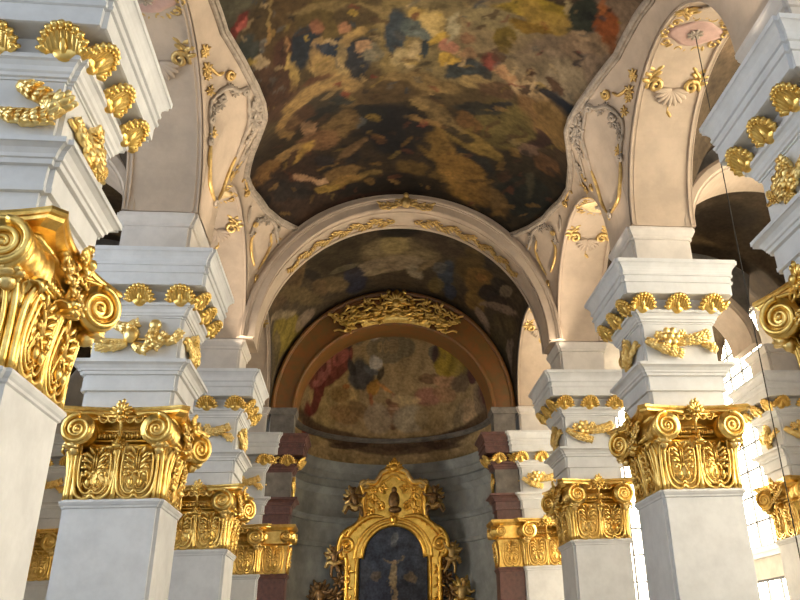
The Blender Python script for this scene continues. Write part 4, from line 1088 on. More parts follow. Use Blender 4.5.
# ------------------------------------------------------------------ great arch across the nave at the third piers
def ell(a, b, t, y, z0=ZS): return Vector((a*math.cos(t), y, z0+b*math.sin(t)))
ths = [PI*i/72 for i in range(73)]
ga = MB(); ga.loops([[ell(5.82, 5.80, t, 30.05), ell(5.82, 5.80, t, 31.85), ell(6.4, 6.6, t, 31.85), ell(6.4, 6.6, t, 30.05)] for t in ths])
great = tag(ga.build('arch', M['stucco'], None, False), 'great pale arch across the nave before the chancel, gilded vine inside', 'arch')
m = MB(); m.sweep([ell(6.02, 6.12, t, 30.05) for t in ths], [(0, -1, 0)]*73, [(-.28, -.02), (-.28, .03), (.02, .03), (.03, .07), (.09, .08), (.11, .12), (.15, .13), (.17, .09), (.22, .1), (.25, .06), (.28, -.02)])
m.build('archivolt', M['stucco'], great, False)
m = MB()
for y in (30.35, 31.6):
    m.sweep([ell(5.82, 5.80, t, y) for t in ths], [ell(-1, -1, t, 0, 0) for t in ths], [(-.05, -.02), (-.05, .04), (.05, .04), (.05, -.02)])
m.build('soffit_fillet', M['stucco'], great, False)
m = MB()
for sg in (-1, 1):
    for i in range(40):
        t = PI/2+sg*(.10+.022*i); y = 31.05+.22*math.sin(i*.9); c = ell(5.80, 5.78, t, y); tan = Vector((-math.sin(t), 0, math.cos(t)))*sg
        n = Vector((-math.cos(t), 0, -math.sin(t)))
        for q in (-1, 1): m.lobe(c+n*.03, tan*.7+Vector((0, q*.9, 0))+n*.15, .34-.003*i, .13, .04, n)
        if i % 4 == 0: m.tube(spiral(c+n*.05, tan, (0, 1, 0), .22, .04, 1.3, i, 18), taper(18, .035, .9, .5), 6)
    m.tube([ell(5.76, 5.74, PI/2+sg*(.08+.022*i), 31.05+.22*math.sin(i*.9)) for i in range(41)], taper(41, .035), 6)
m.build('vine_ornament', M['gold_dull'], great)
m = MB()
for sg in (-1, 1):
    for k in range(5):
        x = sg*(.15+.2*k); m.tube(spiral((x, 29.78, 18.6+.1*math.cos(k)), (sg, 0, 0), (0, 0, 1), .2, .03, 1.4, k, 20), taper(20, .045, .9, .5), 6)
        m.lobe((x, 29.8, 18.55), (sg*.8, -.2, .4*(-1)**k), .34, .14, .05, (0, -1, 0))
m.blob((0, 29.75, 18.7), (.22, .14, .28)); m.blob((0, 29.7, 19.0), (.12, .1, .14))
m.build('keystone_ornament', M['gold_dull'], great)

# ------------------------------------------------------------------ stucco cartouches on the pendentives
P_LINES = [('g', 0.035, [(5.68, 19.04),(5.8, 18.98),(5.9, 18.8),(5.99, 18.57)]),('s', 0.04, [(5.16, 19.95),(5.17, 20.47),(5.21, 20.99),(5.38, 21.3),(5.61, 21.71)]),('g', 0.04, [(5.61, 21.71),(5.78, 21.88),(5.96, 22.06),(6.03, 21.89)]),('s', 0.04, [(5.99, 19.33),(6.04, 19.53),(6.03, 19.81),(6.03, 20.09)]),('g', 0.045, [(6.03, 20.09),(6.03, 20.27),(6.05, 20.6),(6.05, 21.01),(6.05, 21.75)]),('s', 0.05, [(5.16, 19.95),(5.37, 19.86),(5.58, 19.53),(5.77, 19.4),(5.97, 19.36)]),('s', 0.035, [(4.9, 20.55),(5.04, 20.56),(5.15, 20.84),(5.16, 21.46)]),('s', 0.03, [(5.16, 22.1),(5.47, 22.85),(5.85, 23.69),(6.05, 24.15)]),('s', 0.03, [(5.31, 21.86),(5.59, 22.49),(5.96, 23.4)]),('g', 0.03, [(6.05, 25.64),(5.96, 25.67),(5.98, 26.46),(6.05, 26.18)]),('s', 0.04, [(5.95, 27.41),(6.05, 27.71),(6.05, 28.03)]),('g', 0.04, [(5.38, 29.29),(5.4, 29.69),(5.58, 29.91),(5.84, 29.94)]),('g', 0.04, [(5.95, 29.66),(6.03, 29.15),(6.01, 28.73),(5.85, 28.64)]),('s', 0.05, [(5.15, 30.15),(5.18, 29.54),(5.23, 29.07),(5.4, 28.64)]),('s', 0.05, [(5.68, 28.28),(5.87, 28.3),(6.02, 28.52)]),('g', 0.035, [(5.85, 30.07),(5.96, 30.08)])]
P_SPIRALS = [('g', 5.55, 19.24, 0.18), ('s', 6.02, 19.71, 0.13), ('s', 5.77, 19.58, 0.13), ('s', 6.05, 20.03, 0.11), ('s', 5.23, 20.02, 0.13), ('g', 6.01, 26.59, 0.16), ('g', 5.88, 22.64, 0.11), ('s', 6.05, 21.61, 0.13), ('s', 5.16, 29.38, 0.13), ('g', 5.87, 28.3, 0.13), ('s', 5.2, 30.21, 0.11), ('g', 5.92, 30.04, 0.11)]
P_LEAVES = [('g', 6.05, 17.62, 0.14), ('g', 6.05, 18.17, 0.14), ('g', 6.04, 18.75, 0.14), ('g', 6.01, 19.14, 0.14), ('s', 4.99, 20.6, 0.17), ('s', 5.09, 21.44, 0.19), ('s', 5.28, 21.62, 0.17), ('g', 5.73, 22.93, 0.14), ('s', 5.47, 19.79, 0.14), ('s', 5.94, 19.63, 0.14), ('g', 5.98, 20.02, 0.14), ('s', 5.58, 19.51, 0.11), ('g', 6.05, 21.79, 0.11), ('s', 5.23, 29.34, 0.14), ('s', 5.56, 28.44, 0.14), ('s', 5.98, 28.53, 0.14), ('g', 5.3, 30.39, 0.11), ('s', 5.43, 29.65, 0.08), ('s', 5.01, 20.85, 0.28), ('s', 5.06, 21.14, 0.28), ('s', 5.52, 22.69, 0.22), ('g', 6.05, 23.99, 0.25), ('s', 5.79, 19.68, 0.17), ('g', 6.05, 17.66, 0.17), ('g', 6.05, 18.12, 0.17), ('g', 6.05, 17.19, 0.17), ('g', 6.05, 18.57, 0.17), ('s', 5.41, 28.71, 0.17), ('s', 5.73, 28.34, 0.17), ('g', 5.15, 29.86, 0.11)]
def vt(X, y): return math.acos(min(1, X/A0))
for s in (-1, 1):
    for lo, hi, nm in ((18, 23.6, 'pendentive_stucco'), (23.6, 30.2, 'pendentive_stucco')):
        for key, mname in (('s', 'stucco_grey'), ('g', 'gold_dull'), ('y', 'gold_cream')):
            b = MB()
            for k, r, P in P_LINES:
                if k != key or not lo < P[0][1] < hi: continue
                Q = cr([vpt(vt(x, y), y, s, .04) for x, y in P], 6); b.tube(Q, taper(len(Q), r*1.5, .5, .4), 6)
            for k, x, y, r in P_SPIRALS:
                if k != key or not lo < y < hi: continue
                n = vnrm(vt(x, y), y, s); a = n.cross(Vector((0, 1, 0))).normalized(); e = n.cross(a).normalized()
                b.tube(spiral(vpt(vt(x, y), y, s, .05), a*s, e, r, .03, 1.6, r*20, 26, n, .06), taper(26, .05, .9, .5), 6)
            for k, x, y, r in P_LEAVES:
                if k != key or not lo < y < hi: continue
                n = vnrm(vt(x, y), y, s); a = n.cross(Vector((0, 1, 0))).normalized(); e = n.cross(a).normalized(); c = vpt(vt(x, y), y, s, .03)
                for i in range(7):
                    g = 2*PI*i/7+r*30; b.lobe(c, a*math.cos(g)+e*math.sin(g)+n*.15, r*(1.15+.3*(i % 2)), r*.5, .04, n)
            if b.v: b.build('stucco_scrolls' if key != 'y' else 'shell_cartouche', M[mname], ceiling)


# ------------------------------------------------------------------ apse: red pilasters, brown arch, curved wall, half dome
def pilaster(s, label):
    root = empty('pilaster', (s*5.48, 40.45, 0)); hx, hy = .62, .55
    def rect(levels):
        b = MB(); b.loops([[(-hx-p, -hy-p, z), (hx+p, -hy-p, z), (hx+p, hy+p, z), (-hx-p, hy+p, z)] for z, p in levels]); return b
    rect(SHAFT).build('shaft', M['red'], root, False)
    cap = rect([(V0-.02, -.02), (V0+.5, -.04), (V0+.9, -.02), (V0+1.2, .06), (V0+1.28, -.02), (V0+1.85, .0)]).build('capital', M['gold'], root, False)
    b = rect([(V0+1.84, .2), (V0+1.9, .26), (V0+1.95, .32), (V0+2.02, .34), (V0+2.08, .33), (V0+2.09, .1)]); b.build('abacus', M['gold'], cap, False)
    for k, h in ((0, hy), (1 if s < 0 else 3, hx)):
        b = acanthus_panel(0); t = face_t(k, h); b.v = [tuple(t(Vector(p))) for p in b.v]; b.build('acanthus_panel', M['gold'], cap)
        for u in (-.52, .52):
            b = MB(); b.t = face_t(k, h)
            b.loops([[(u+.24*math.cos(2*PI*j/20), w, V0+1.56+.24*math.sin(2*PI*j/20)) for j in range(20)] for w in (.3, -.1)])
            b.tube(spiral((u, .31, V0+1.56), (-1 if u > 0 else 1, 0, 0), (0, 0, 1), .23, .03, 2.2, PI/2, 40), [.04-.022*i/39 for i in range(40)], 6)
            b.build('volute', M['gold'], cap)
    rect(ARCHI).build('architrave', M['red'], root, False)
    fz = rect(FRIEZE).build('frieze', M['greystone'], root, False)
    b = frieze_garland(1 if s < 0 else 3, False, 'cluster'); b.v = [(x*.58, y*.5, z) for x, y, z in b.v]; b.build('frieze_ornament', M['gold'], fz)
    co = rect(CORN).build('cornice', M['red'], root, False)
    for k, h in ((0, hy), (1 if s < 0 else 3, hx)):
        for u in (-.45, .4):
            b = palmette(k, u); t = face_t(k); b.v = [((x-math.copysign(HH-hx, x)) if k != 0 else x, (y+HH-hy) if k == 0 else y, z) for x, y, z in b.v]
            b.build('acanthus_console', M['gold'], co)
    rect([(11.3, .02), (11.5, .02), (11.52, -.06), (12.4, -.06), (12.42, .0), (12.6, .06), (12.72, .06), (12.74, 0)]).build('attic', M['greystone'], root, False)
    return tag(root, label, 'pilaster', 'red marble pilasters of the apse')
pilaster(-1, 'red marble pilaster with gold capital left of the altar niche')
pilaster(1, 'red marble pilaster with gold capital right of the altar niche')
# arch
aa = MB(); Zr = 12.72
O = lambda t, y, d=0: Vector((.0+(6.12+d)*math.cos(t), y, Zr+(6.42+d)*math.sin(t)))
I = lambda t, y, d=0: Vector((.0+(4.9+d)*math.cos(t), y, Zr+(4.5+d)*math.sin(t)))
aa.loops([[I(t, 40.15), I(t, 41.9), O(t, 41.9), O(t, 40.15)] for t in ths])
apa = tag(aa.build('arch', M['brown'], None, False), 'brown marbled arch framing the apse, gilded rococo crest at its top', 'arch')
m = MB()
for f, d, pr in ((O, -.12, .1), (I, .1, .08)):
    m.sweep([f(t, 40.15, d) for t in ths], [(0, -1, 0)]*73, [(-.1, -.02), (-.1, pr), (0, pr*1.4), (.1, pr), (.1, -.02)])
m.build('archivolt', M['brown'], apa, False)
m = MB(); rnd = random.Random(5)
def FA(t, f, y=40.0):                                                         # f 0..1 from inner to outer edge
    return I(t, y)*(1-f)+O(t, y)*f
for sg in (-1, 1):
    for i in range(13):
        t = PI/2+sg*(.06+.043*i); f = .45+.25*math.sin(i*1.7)
        c = FA(t, f); r = .34-.012*i
        m.tube(spiral(c, (sg, 0, 0), (0, 0, 1), r, .05, 1.4, i*1.3, 24, (0, -1, 0), .06), taper(24, .06, .9, .5), 6)
        for k in range(5):
            a = rnd.random()*2*PI; m.lobe(c+Vector((.1*math.cos(a), 0, .1*math.sin(a))), (math.cos(a), -.3, math.sin(a)), .36, .14, .05, (0, -1, 0))
    P = [FA(PI/2+sg*(.05+.05*i), .2+.12*math.sin(i*1.2)) for i in range(13)]; m.tube(cr(P, 3), .06, 6)
    P = [FA(PI/2+sg*(.05+.05*i), .92-.1*abs(math.sin(i*.8))-.02*i) for i in range(11)]; m.tube(cr(P, 3), .055, 6)
pl = [PI/2-.36+.72*i/24 for i in range(25)]
m.loops([[FA(t, .04, 40.12), FA(t, .04, 40.02), FA(t, .2, 39.93), FA(t, .30+.16*math.cos((t-PI/2)/.36*PI/2), 40.0), FA(t, .34+.18*math.cos((t-PI/2)/.36*PI/2), 40.12)] for t in pl])
for sg in (-1, 1):
    for i in range(16):
        t = PI/2+sg*(.03+.034*i)
        for f, g in ((.30+.1*math.sin(i*2.1), 1), (.62-.012*i, -1)):
            m.lobe(FA(t, f, 40.0), (sg*.9, -.25, .45*g*math.sin(i*1.3)), .46, .2, .07, (0, -1, 0))
for i in range(9):
    a = PI*(i/8.); m.lobe((0, 39.95, 18.4), (math.cos(a), -.25, math.sin(a)), .62, .2, .08, (0, -1, 0))
for x in (-.4, 0, .4): m.blob((x, 39.95, 19.02), (.14, .1, .14))
m.blob((0, 39.9, 18.35), (.3, .15, .25))
m.build('rococo_crest', M['gold'], apa)
# apse wall (half round) with its string courses
AY, AR = 41.9, 5.25
def ap(t, r, z): return Vector((r*math.cos(t), AY+r*math.sin(t), z))
tt = [PI*i/64 for i in range(65)]
ENT = [(0, 0), (6.9, 0), (6.92, -.1), (7.1, -.16), (7.15, 0), (8.15, 0), (8.17, -.1), (8.3, -.14), (8.42, -.26), (8.45, -.02), (9.62, -.02), (9.7, -.1), (9.95, -.26), (10.0, -.14), (10.36, -.16), (10.4, -.34), (10.75, -.34), (10.8, -.4), (11.1, -.5), (11.3, -.54), (11.33, 0)]
m = MB(); m.grid([[ap(t, AR+p, z) for z, p in ENT[:21]] for t in tt])
wa = tag(m.build('wall_apse', M['slate'], None, False), 'curved grey wall of the apse behind the altar', 'wall', None, 'structure')
m = MB(); P = []; Q = []
for t in [PI*i/200 for i in range(201)]:
    row = []
    for j in range(121):
        if j < 20: p = ap(t, AR, 11.32+1.45*j/20)
        else:
            ph = PI/2*(j-20)/100; p = ap(t, AR*math.cos(ph), 12.77+4.6*math.sin(ph))
        row.append(p); Q.append((p.x, p.z+.25*(p.y-AY)))
    P.append(row)
m.grid(P); dome = tag(m.build('ceiling', M['fresco']), 'pale tan painted half dome over the apse', 'ceiling', None, 'structure')
STROKES_APSE = [(0.19,16.36,0.216,0.009,-0.009,-0.493,115,97,68,0.7),
    (0.06,17.56,0.352,-0.655,0.476,37.963,91,78,58,0.8),
    (-0.18,17.45,0.293,0.05,0.275,-12.353,79,73,59,0.7),
    (2.61,16.88,0.627,-0.649,-10.956,-22.11,64,63,56,0.8),
    (-3.21,15.59,0.706,0.017,0.415,-0.995,124,104,66,0.8),
    (-3.71,14.48,1.762,-0.54,0.123,-0.759,117,102,69,0.7),
    (-2.64,15.13,1.167,-0.196,0.29,-2.098,102,78,52,0.7),
    (-3.16,16.46,3.981,-4.442,0.15,-0.848,83,43,37,0.95),
    (-4.1,15.3,5.077,-1.862,0.466,-0.966,76,36,32,0.95),
    (-4.65,13.62,5.525,-0.195,0.834,-0.979,88,39,35,0.95),
    (-2.68,16.88,16.118,-26.766,1.915,-5.018,118,68,59,0.7),
    (-3.89,15.88,10.869,-9.145,1.379,-2.982,125,78,69,0.7),
    (-4.35,13.6,2.467,0.119,2.649,-3.687,98,44,39,0.8),
    (4.19,15.65,19.688,15.695,-4.543,-4.278,54,31,32,0.95),
    (4.84,14.48,8.278,2.254,-3.257,-2.399,61,34,37,0.9),
    (2.78,16.78,1.893,0.769,3.865,6.786,50,36,34,0.9),
    (3.38,16.43,11.595,12.74,67.795,87.411,78,44,40,0.8),
    (2.92,16.61,1.802,0.471,-2.834,-6.07,112,95,35,0.9),
    (3.6,16.2,0.815,-1.562,-6.99,-8.81,105,90,40,0.85),
    (2.15,16.64,1.543,0.165,-1.745,-6.565,76,56,40,0.85),
    (2.98,16.3,1.634,0.2,-2.253,-5.626,125,95,69,0.8),
    (2.09,16.01,1.283,0.066,-0.559,-2.492,112,75,63,0.8),
    (3.02,15.85,1.412,-0.281,-1.672,-3.299,118,89,64,0.75),
    (3.77,15.81,2.441,0.362,-2.897,-4.61,78,65,52,0.8),
    (-1.79,16.78,1.463,-0.847,0.057,-2.308,54,53,52,0.95),
    (-2.3,16.86,2.602,4.848,2.525,-5.047,47,44,42,0.95),
    (-1.17,17.09,2.013,-1.709,-0.616,-8.885,69,68,66,0.9),
    (-0.96,17.3,1.378,4.839,2.244,-5.399,129,124,114,0.9),
    (-0.71,17.03,5.668,-4.441,-0.515,-3.459,50,44,35,0.9),
    (-1.09,16.57,2.486,-1.263,-0.363,-3.305,125,90,39,0.9),
    (-0.46,16.62,1.557,-1.292,-3.816,-12.013,132,92,51,0.85),
    (-1.19,16.09,8.275,2.315,0.743,-2.87,125,77,51,0.85),
    (-2.62,16.3,4.499,0.108,3.491,-10.428,112,70,39,0.85),
    (-1.8,15.55,1.175,-0.871,-1.004,-2.621,95,75,51,0.8),
    (-2.94,15.88,1.815,0.043,1.243,-3.396,98,77,47,0.8),
    (0.09,16.07,2.16,0.076,-0.105,-5.75,88,63,47,0.95),
    (0.1,15.62,1.917,0.052,-0.015,-3.023,95,70,52,0.95),
    (0.11,15.02,2.884,0.055,-0.068,-3.231,79,58,44,0.95),
    (0.08,16.24,5.763,0.24,-0.087,-4.914,95,68,51,0.95),
    (0.1,15.8,2.875,0.089,-0.066,-14.672,127,102,80,0.8),
    (-0.76,15.2,1.131,0.524,0.443,-1.178,115,102,83,0.8),
    (1.09,15.16,0.967,0.016,-0.145,-1.409,115,106,88,0.8),
    (0.78,16.12,1.072,-0.086,-0.705,-4.772,136,118,85,0.7),
    (2.23,14.97,0.824,-0.616,-0.925,-1.256,105,89,61,0.8),
    (4.25,14.39,2.74,0.266,-0.911,-1.518,129,109,83,0.85),
    (4.79,14.13,6.538,1.869,-0.906,-1.145,88,75,61,0.8),
    (3.75,14.44,3.478,-0.683,-0.846,-1.222,91,80,61,0.7),
    (0.24,13.73,0.159,0.001,-0.049,-1.952,66,53,40,0.95),
    (-2.31,13.56,0.804,0.068,1.273,-4.425,50,38,30,0.8),
    (2.77,13.39,0.821,-0.056,-1.563,-4.338,50,38,30,0.8),
    (0.24,13.68,1.092,0.008,-0.11,-4.334,57,43,32,0.8)]
paint(dome, Q, STROKES_APSE, (114, 98, 70), 2.35, .08, 1.6, .4)
m = MB(); prof = [(0, -.03), (.0, .1), (.06, .16), (.12, .16), (.16, .24), (.22, .26), (.24, -.03)]
m.loops([[ap(t, AR-a, 12.62+b) for b, a in prof] for t in tt]); m.build('dome_cornice', M['greystone'], dome, False)

for s, n, lb in ((-1, 9, 'unseen narrow window added behind the left red pilaster to light the altar'),):
    t0 = math.radians(1.5); t1 = math.radians(9)  # glowing window added out of sight to brighten the altar gilding
    pts = [(s*(AR-.06)*math.cos(t), AY+(AR-.06)*math.sin(t)) for t in (t0, t1)]
    b = MB(); (xa, ya), (xc, yc_) = pts
    for (x, y) in pts: b.box(x-.06, x+.06, y-.06, y+.06, 3.4, 9.6)
    for z in (3.4, 5.5, 7.5, 9.6): b.tube([(xa, ya, z), (xc, yc_, z)], .05, 6)
    o = tag(b.build('window_%d' % n, M['iron'], None, False), lb, 'window', None, 'structure')
    b = MB(); b.add([(xa, ya, 3.4), (xc, yc_, 3.4), (xc, yc_, 9.6), (xa, ya, 9.6)]+[(xa+s*.02, ya, 3.4), (xc+s*.02, yc_, 3.4), (xc+s*.02, yc_, 9.6), (xa+s*.02, ya, 9.6)], [(0, 1, 2, 3), (7, 6, 5, 4), (0, 4, 5, 1), (1, 5, 6, 2), (2, 6, 7, 3), (3, 7, 4, 0)])
    b.build('window_pane', M['pane_altar_fill'], o, False)
# ------------------------------------------------------------------ altarpiece
def sym(half): return half+[(-x, z) for x, z in half[::-1] if abs(x) > 1e-6]
alt = empty('altarpiece', (.14, 45.3, 0)); tag(alt, 'gilded high altar frame with a dark arched painting in the apse', 'altarpiece')
m = MB(); m.box(-2.6, 2.6, -.9, .5, 0, 1.1); m.box(-2.75, 2.75, -1.0, .5, 1.1, 1.25); m.build('altar_table', M['red'], alt, False)
m = MB(); m.box(-2.5, 2.5, -.3, .4, 1.25, 2.35); m.build('predella', M['gold_dark'], alt, False)
half = [(0, 2.3), (2.42, 2.3), (2.42, 6.1), (2.66, 6.25), (2.82, 6.7), (2.76, 7.2), (2.48, 7.6), (2.1, 7.8), (1.72, 8.25), (1.64, 9.6), (1.78, 9.85), (1.5, 10.02), (1.1, 9.98), (.86, 10.2), (.7, 10.5), (.4, 10.62), (.2, 10.8), (0, 10.84)]
poly = [(x, z) for x, z in half]+[(-x, z) for x, z in half[::-1] if x > 0]
m = MB(); m.prism(poly, -.12, .3); m.build('frame', M['gold_altar'], alt, False)
# picture
def pic_edge(k=24):
    pts = [(-1.86, 2.5), (-1.86, 6.25), (-1.62, 6.25)]
    pts += [(-1.62*math.cos(PI*i/k), 6.25+1.62*math.sin(PI*i/k)) for i in range(1, k)]
    return pts+[(1.62, 6.25), (1.86, 6.25), (1.86, 2.5)]
def pic_half(z):
    if z <= 6.25: return 1.86
    return 1.62*math.sqrt(max(0, 1-((z-6.25)/1.62)**2))
m = MB(); P = []; Q = []
for i in range(101):
    z = 2.45+5.42*i/100; hw = max(pic_half(z), .02); row = []
    for j in range(71):
        x = -hw+2*hw*j/70; row.append((x, -.14, z)); Q.append((x, z))
    P.append(row)
m.grid(P)
pic = m.build('painting', M['canvas'], alt); pic['label'] = 'dark blue altar painting with a pale figure'
STROKES_ALTAR = []
def st(x, z, rx, rz, ang, c, op=.9, soft=1.):
    a = math.radians(ang); ca, sa = math.cos(a), math.sin(a)
    return (x, z, ca/rx, sa/rx, -sa/rz, ca/rz, *c, op)
for a in [(0, 6.4, 1.5, 1.3, 0, (54, 60, 72), .7), (0, 7.15, .2, .3, 0, (104, 106, 104), .6), (-.7, 4.2, 1., 1.2, 0, (38, 44, 60), .6), (.75, 3.8, 1., 1.3, 0, (34, 36, 44), .6),
          (.02, 5.3, .2, .55, 0, (150, 130, 92), .9), (.02, 4.5, .18, .55, 3, (140, 118, 84), .9), (.0, 5.95, .14, .17, 0, (146, 120, 86), .9), (-.25, 6.05, .34, .07, -38, (120, 104, 76), .7), (.3, 6.05, .34, .07, 38, (120, 104, 76), .7),
          (-.9, 5.4, .35, .28, 20, (104, 88, 66), .7), (.95, 5.2, .36, .26, -25, (112, 92, 62), .7), (-1.2, 3.5, .35, .5, 10, (86, 66, 52), .6), (-.4, 3.3, .3, .45, -10, (98, 80, 62), .6), (1.0, 3.1, .4, .4, 0, (88, 70, 56), .6), (.3, 2.8, .35, .3, 0, (120, 100, 74), .6)]:
    STROKES_ALTAR.append(st(*a[:6], a[6]*(.62 if a[6] > .85 else .75)))
paint(pic, Q, STROKES_ALTAR, (50, 52, 58), 1.45, .22, 2.2, .6)
e = pic_edge(); m = MB()
m.sweep([(x, -.12, z) for x, z in e], [(0, -1, 0)]*len(e), [(-.13, 0), (-.13, .1), (-.05, .16), (.05, .13), (.1, .06), (.12, 0)])
m.build('picture_moulding', M['gold_altar'], alt)
m = MB(); hp = [(x, z) for x, z in half[1:]]; full = [(x, -.14, z) for x, z in hp]+[(-x, -.14, z) for x, z in hp[::-1][1:]]
full = cr(full, 3); m.sweep(full, [(0, -1, 0)]*len(full), [(-.12, 0), (-.12, .1), (-.04, .2), (.06, .16), (.14, .04), (.14, 0)])
full = cr([(x*.86, -.14, 8.15+(z-8.15)*.84) for x, z in hp[7:]]+[(-x*.86, -.14, 8.15+(z-8.15)*.84) for x, z in hp[7:][::-1][1:]], 3); m.tube(full, .07, 7)
full = cr([(2.0*math.cos(t), -.16, 6.2+1.95*math.sin(t)) for t in [PI*i/14 for i in range(15)]], 3); m.tube(full, .09, 7)
m.build('outer_moulding', M['gold_altar'], alt)
for s in (-1, 1):
    m = MB()
    m.tube(spiral((s*2.42, -.22, 6.85), (s, 0, 0), (0, 0, 1), .46, .06, 1.7, -.6, 40), [.12-.06*i/39 for i in range(40)], 8); m.blob((s*2.42, -.25, 6.85), (.12, .12, .12))
    P = cr([(s*2.55, -.2, 7.05), (s*2.25, -.22, 7.55), (s*1.8, -.24, 8.0), (s*1.2, -.24, 8.3), (s*.5, -.22, 8.25)], 4); m.tube(P, taper(len(P), .13), 8)
    for k in range(6): m.lobe((s*(2.45-.25*k), -.2, 7.2+.2*k), (s*.5, -.4, .7), .34, .16, .06, (0, -1, 0))
    m.build('shoulder_scroll', M['gold_altar'], alt)
    m = MB()
    for k, (x, z, r) in enumerate([(1.1, 9.15, .3), (.72, 8.8, .24), (1.25, 8.6, .22), (.55, 9.75, .25), (1.05, 9.65, .18)]):
        m.tube(spiral((s*x, -.2, z), (s, 0, 0), (0, 0, 1), r, .04, 1.5, k*1.4, 26), taper(26, .07, .9, .5), 7)
        for q in range(4): a = k+q*1.6; m.lobe((s*x, -.2, z), (math.cos(a), -.3, math.sin(a)), r*1.2, .15, .06, (0, -1, 0))
    m.build('gable_scrollwork', M['gold_altar'], alt)
    m = MB()                                                                   # rolled corner pieces of the gable
    m.tube(spiral((s*1.62, -.2, 10.0), (s, 0, 0), (0, 0, 1), .28, .05, 1.4, 2.2, 30), taper(30, .11, .9, .5), 8)
    P = cr([(s*1.72, -.22, 9.9), (s*1.4, -.25, 10.1), (s*1.05, -.25, 10.08), (s*.82, -.25, 10.32), (s*.66, -.25, 10.6), (s*.35, -.25, 10.74), (s*.1, -.25, 10.92)], 4); m.tube(P, .12, 8)
    m.build('gable_volute', M['gold_dull'], alt)
    m = MB()                                                                   # stacked rocaille down the side
    for k, (x, z, r) in enumerate([(2.75, 5.9, .26), (2.75, 5.2, .3), (2.95, 4.5, .36), (3.25, 3.8, .42), (3.7, 3.2, .46), (3.1, 2.9, .45), (4.1, 2.6, .4), (3.5, 2.3, .5)]):
        m.tube(spiral((s*x, -.1+.08*(k % 2), z), (s, 0, 0), (0, 0, 1), r, .05, 1.5, k*1.2, 28), taper(28, .09, .9, .5), 7)
        for q in range(6): a = k*.7+q*1.05; m.lobe((s*x, -.1, z), (math.cos(a), -.35, math.sin(a)), r*1.35, .2, .07, (0, -1, 0))
    m.build('side_scrollwork', M['gold_dark'], alt)
    m = MB()
    for k, (x, z) in enumerate([(2.3, 5.6), (2.35, 4.9), (2.3, 4.2), (2.35, 3.5), (2.3, 2.9)]):
        for q in range(5): a = q*1.25+k; m.lobe((s*x, -.2, z), (.6*math.cos(a), -.25, math.sin(a)), .36, .15, .06, (0, -1, 0))
    m.build('pilaster_ornament', M['gold_altar'], alt)
m = MB()
for i in range(9): a = PI*(i/8.); m.lobe((0, -.25, 10.75), (math.cos(a)*.8, -.2, math.sin(a)), .5, .17, .08, (0, -1, 0))
m.blob((0, -.32, 10.8), (.22, .14, .2)); m.blob((0, -.25, 11.25), (.12, .1, .13))
for s in (-1, 1): m.tube(spiral((s*.35, -.25, 10.75), (s, 0, 0), (0, 0, 1), .22, .04, 1.4, 2, 22), taper(22, .07, .9, .5), 7)
m.build('shell_crest', M['gold_altar'], alt)
m = MB(); m.blob((0, -.3, 9.1), (.3, .16, .48), None, 12, 8); m.blob((0, -.36, 9.62), (.15, .14, .17), None, 10, 8); m.blob((.05, -.4, 8.6), (.36, .14, .18))
m.build('gable_relief', M['gold_dark'], alt)
m = MB()
for i in range(8): a = 2*PI*i/8; m.lobe((0, -.22, 8.15), (math.cos(a), -.3, math.sin(a)), .34, .16, .06, (0, -1, 0))
m.blob((0, -.3, 8.12), (.2, .14, .22)); m.build('keystone', M['gold_altar'], alt)

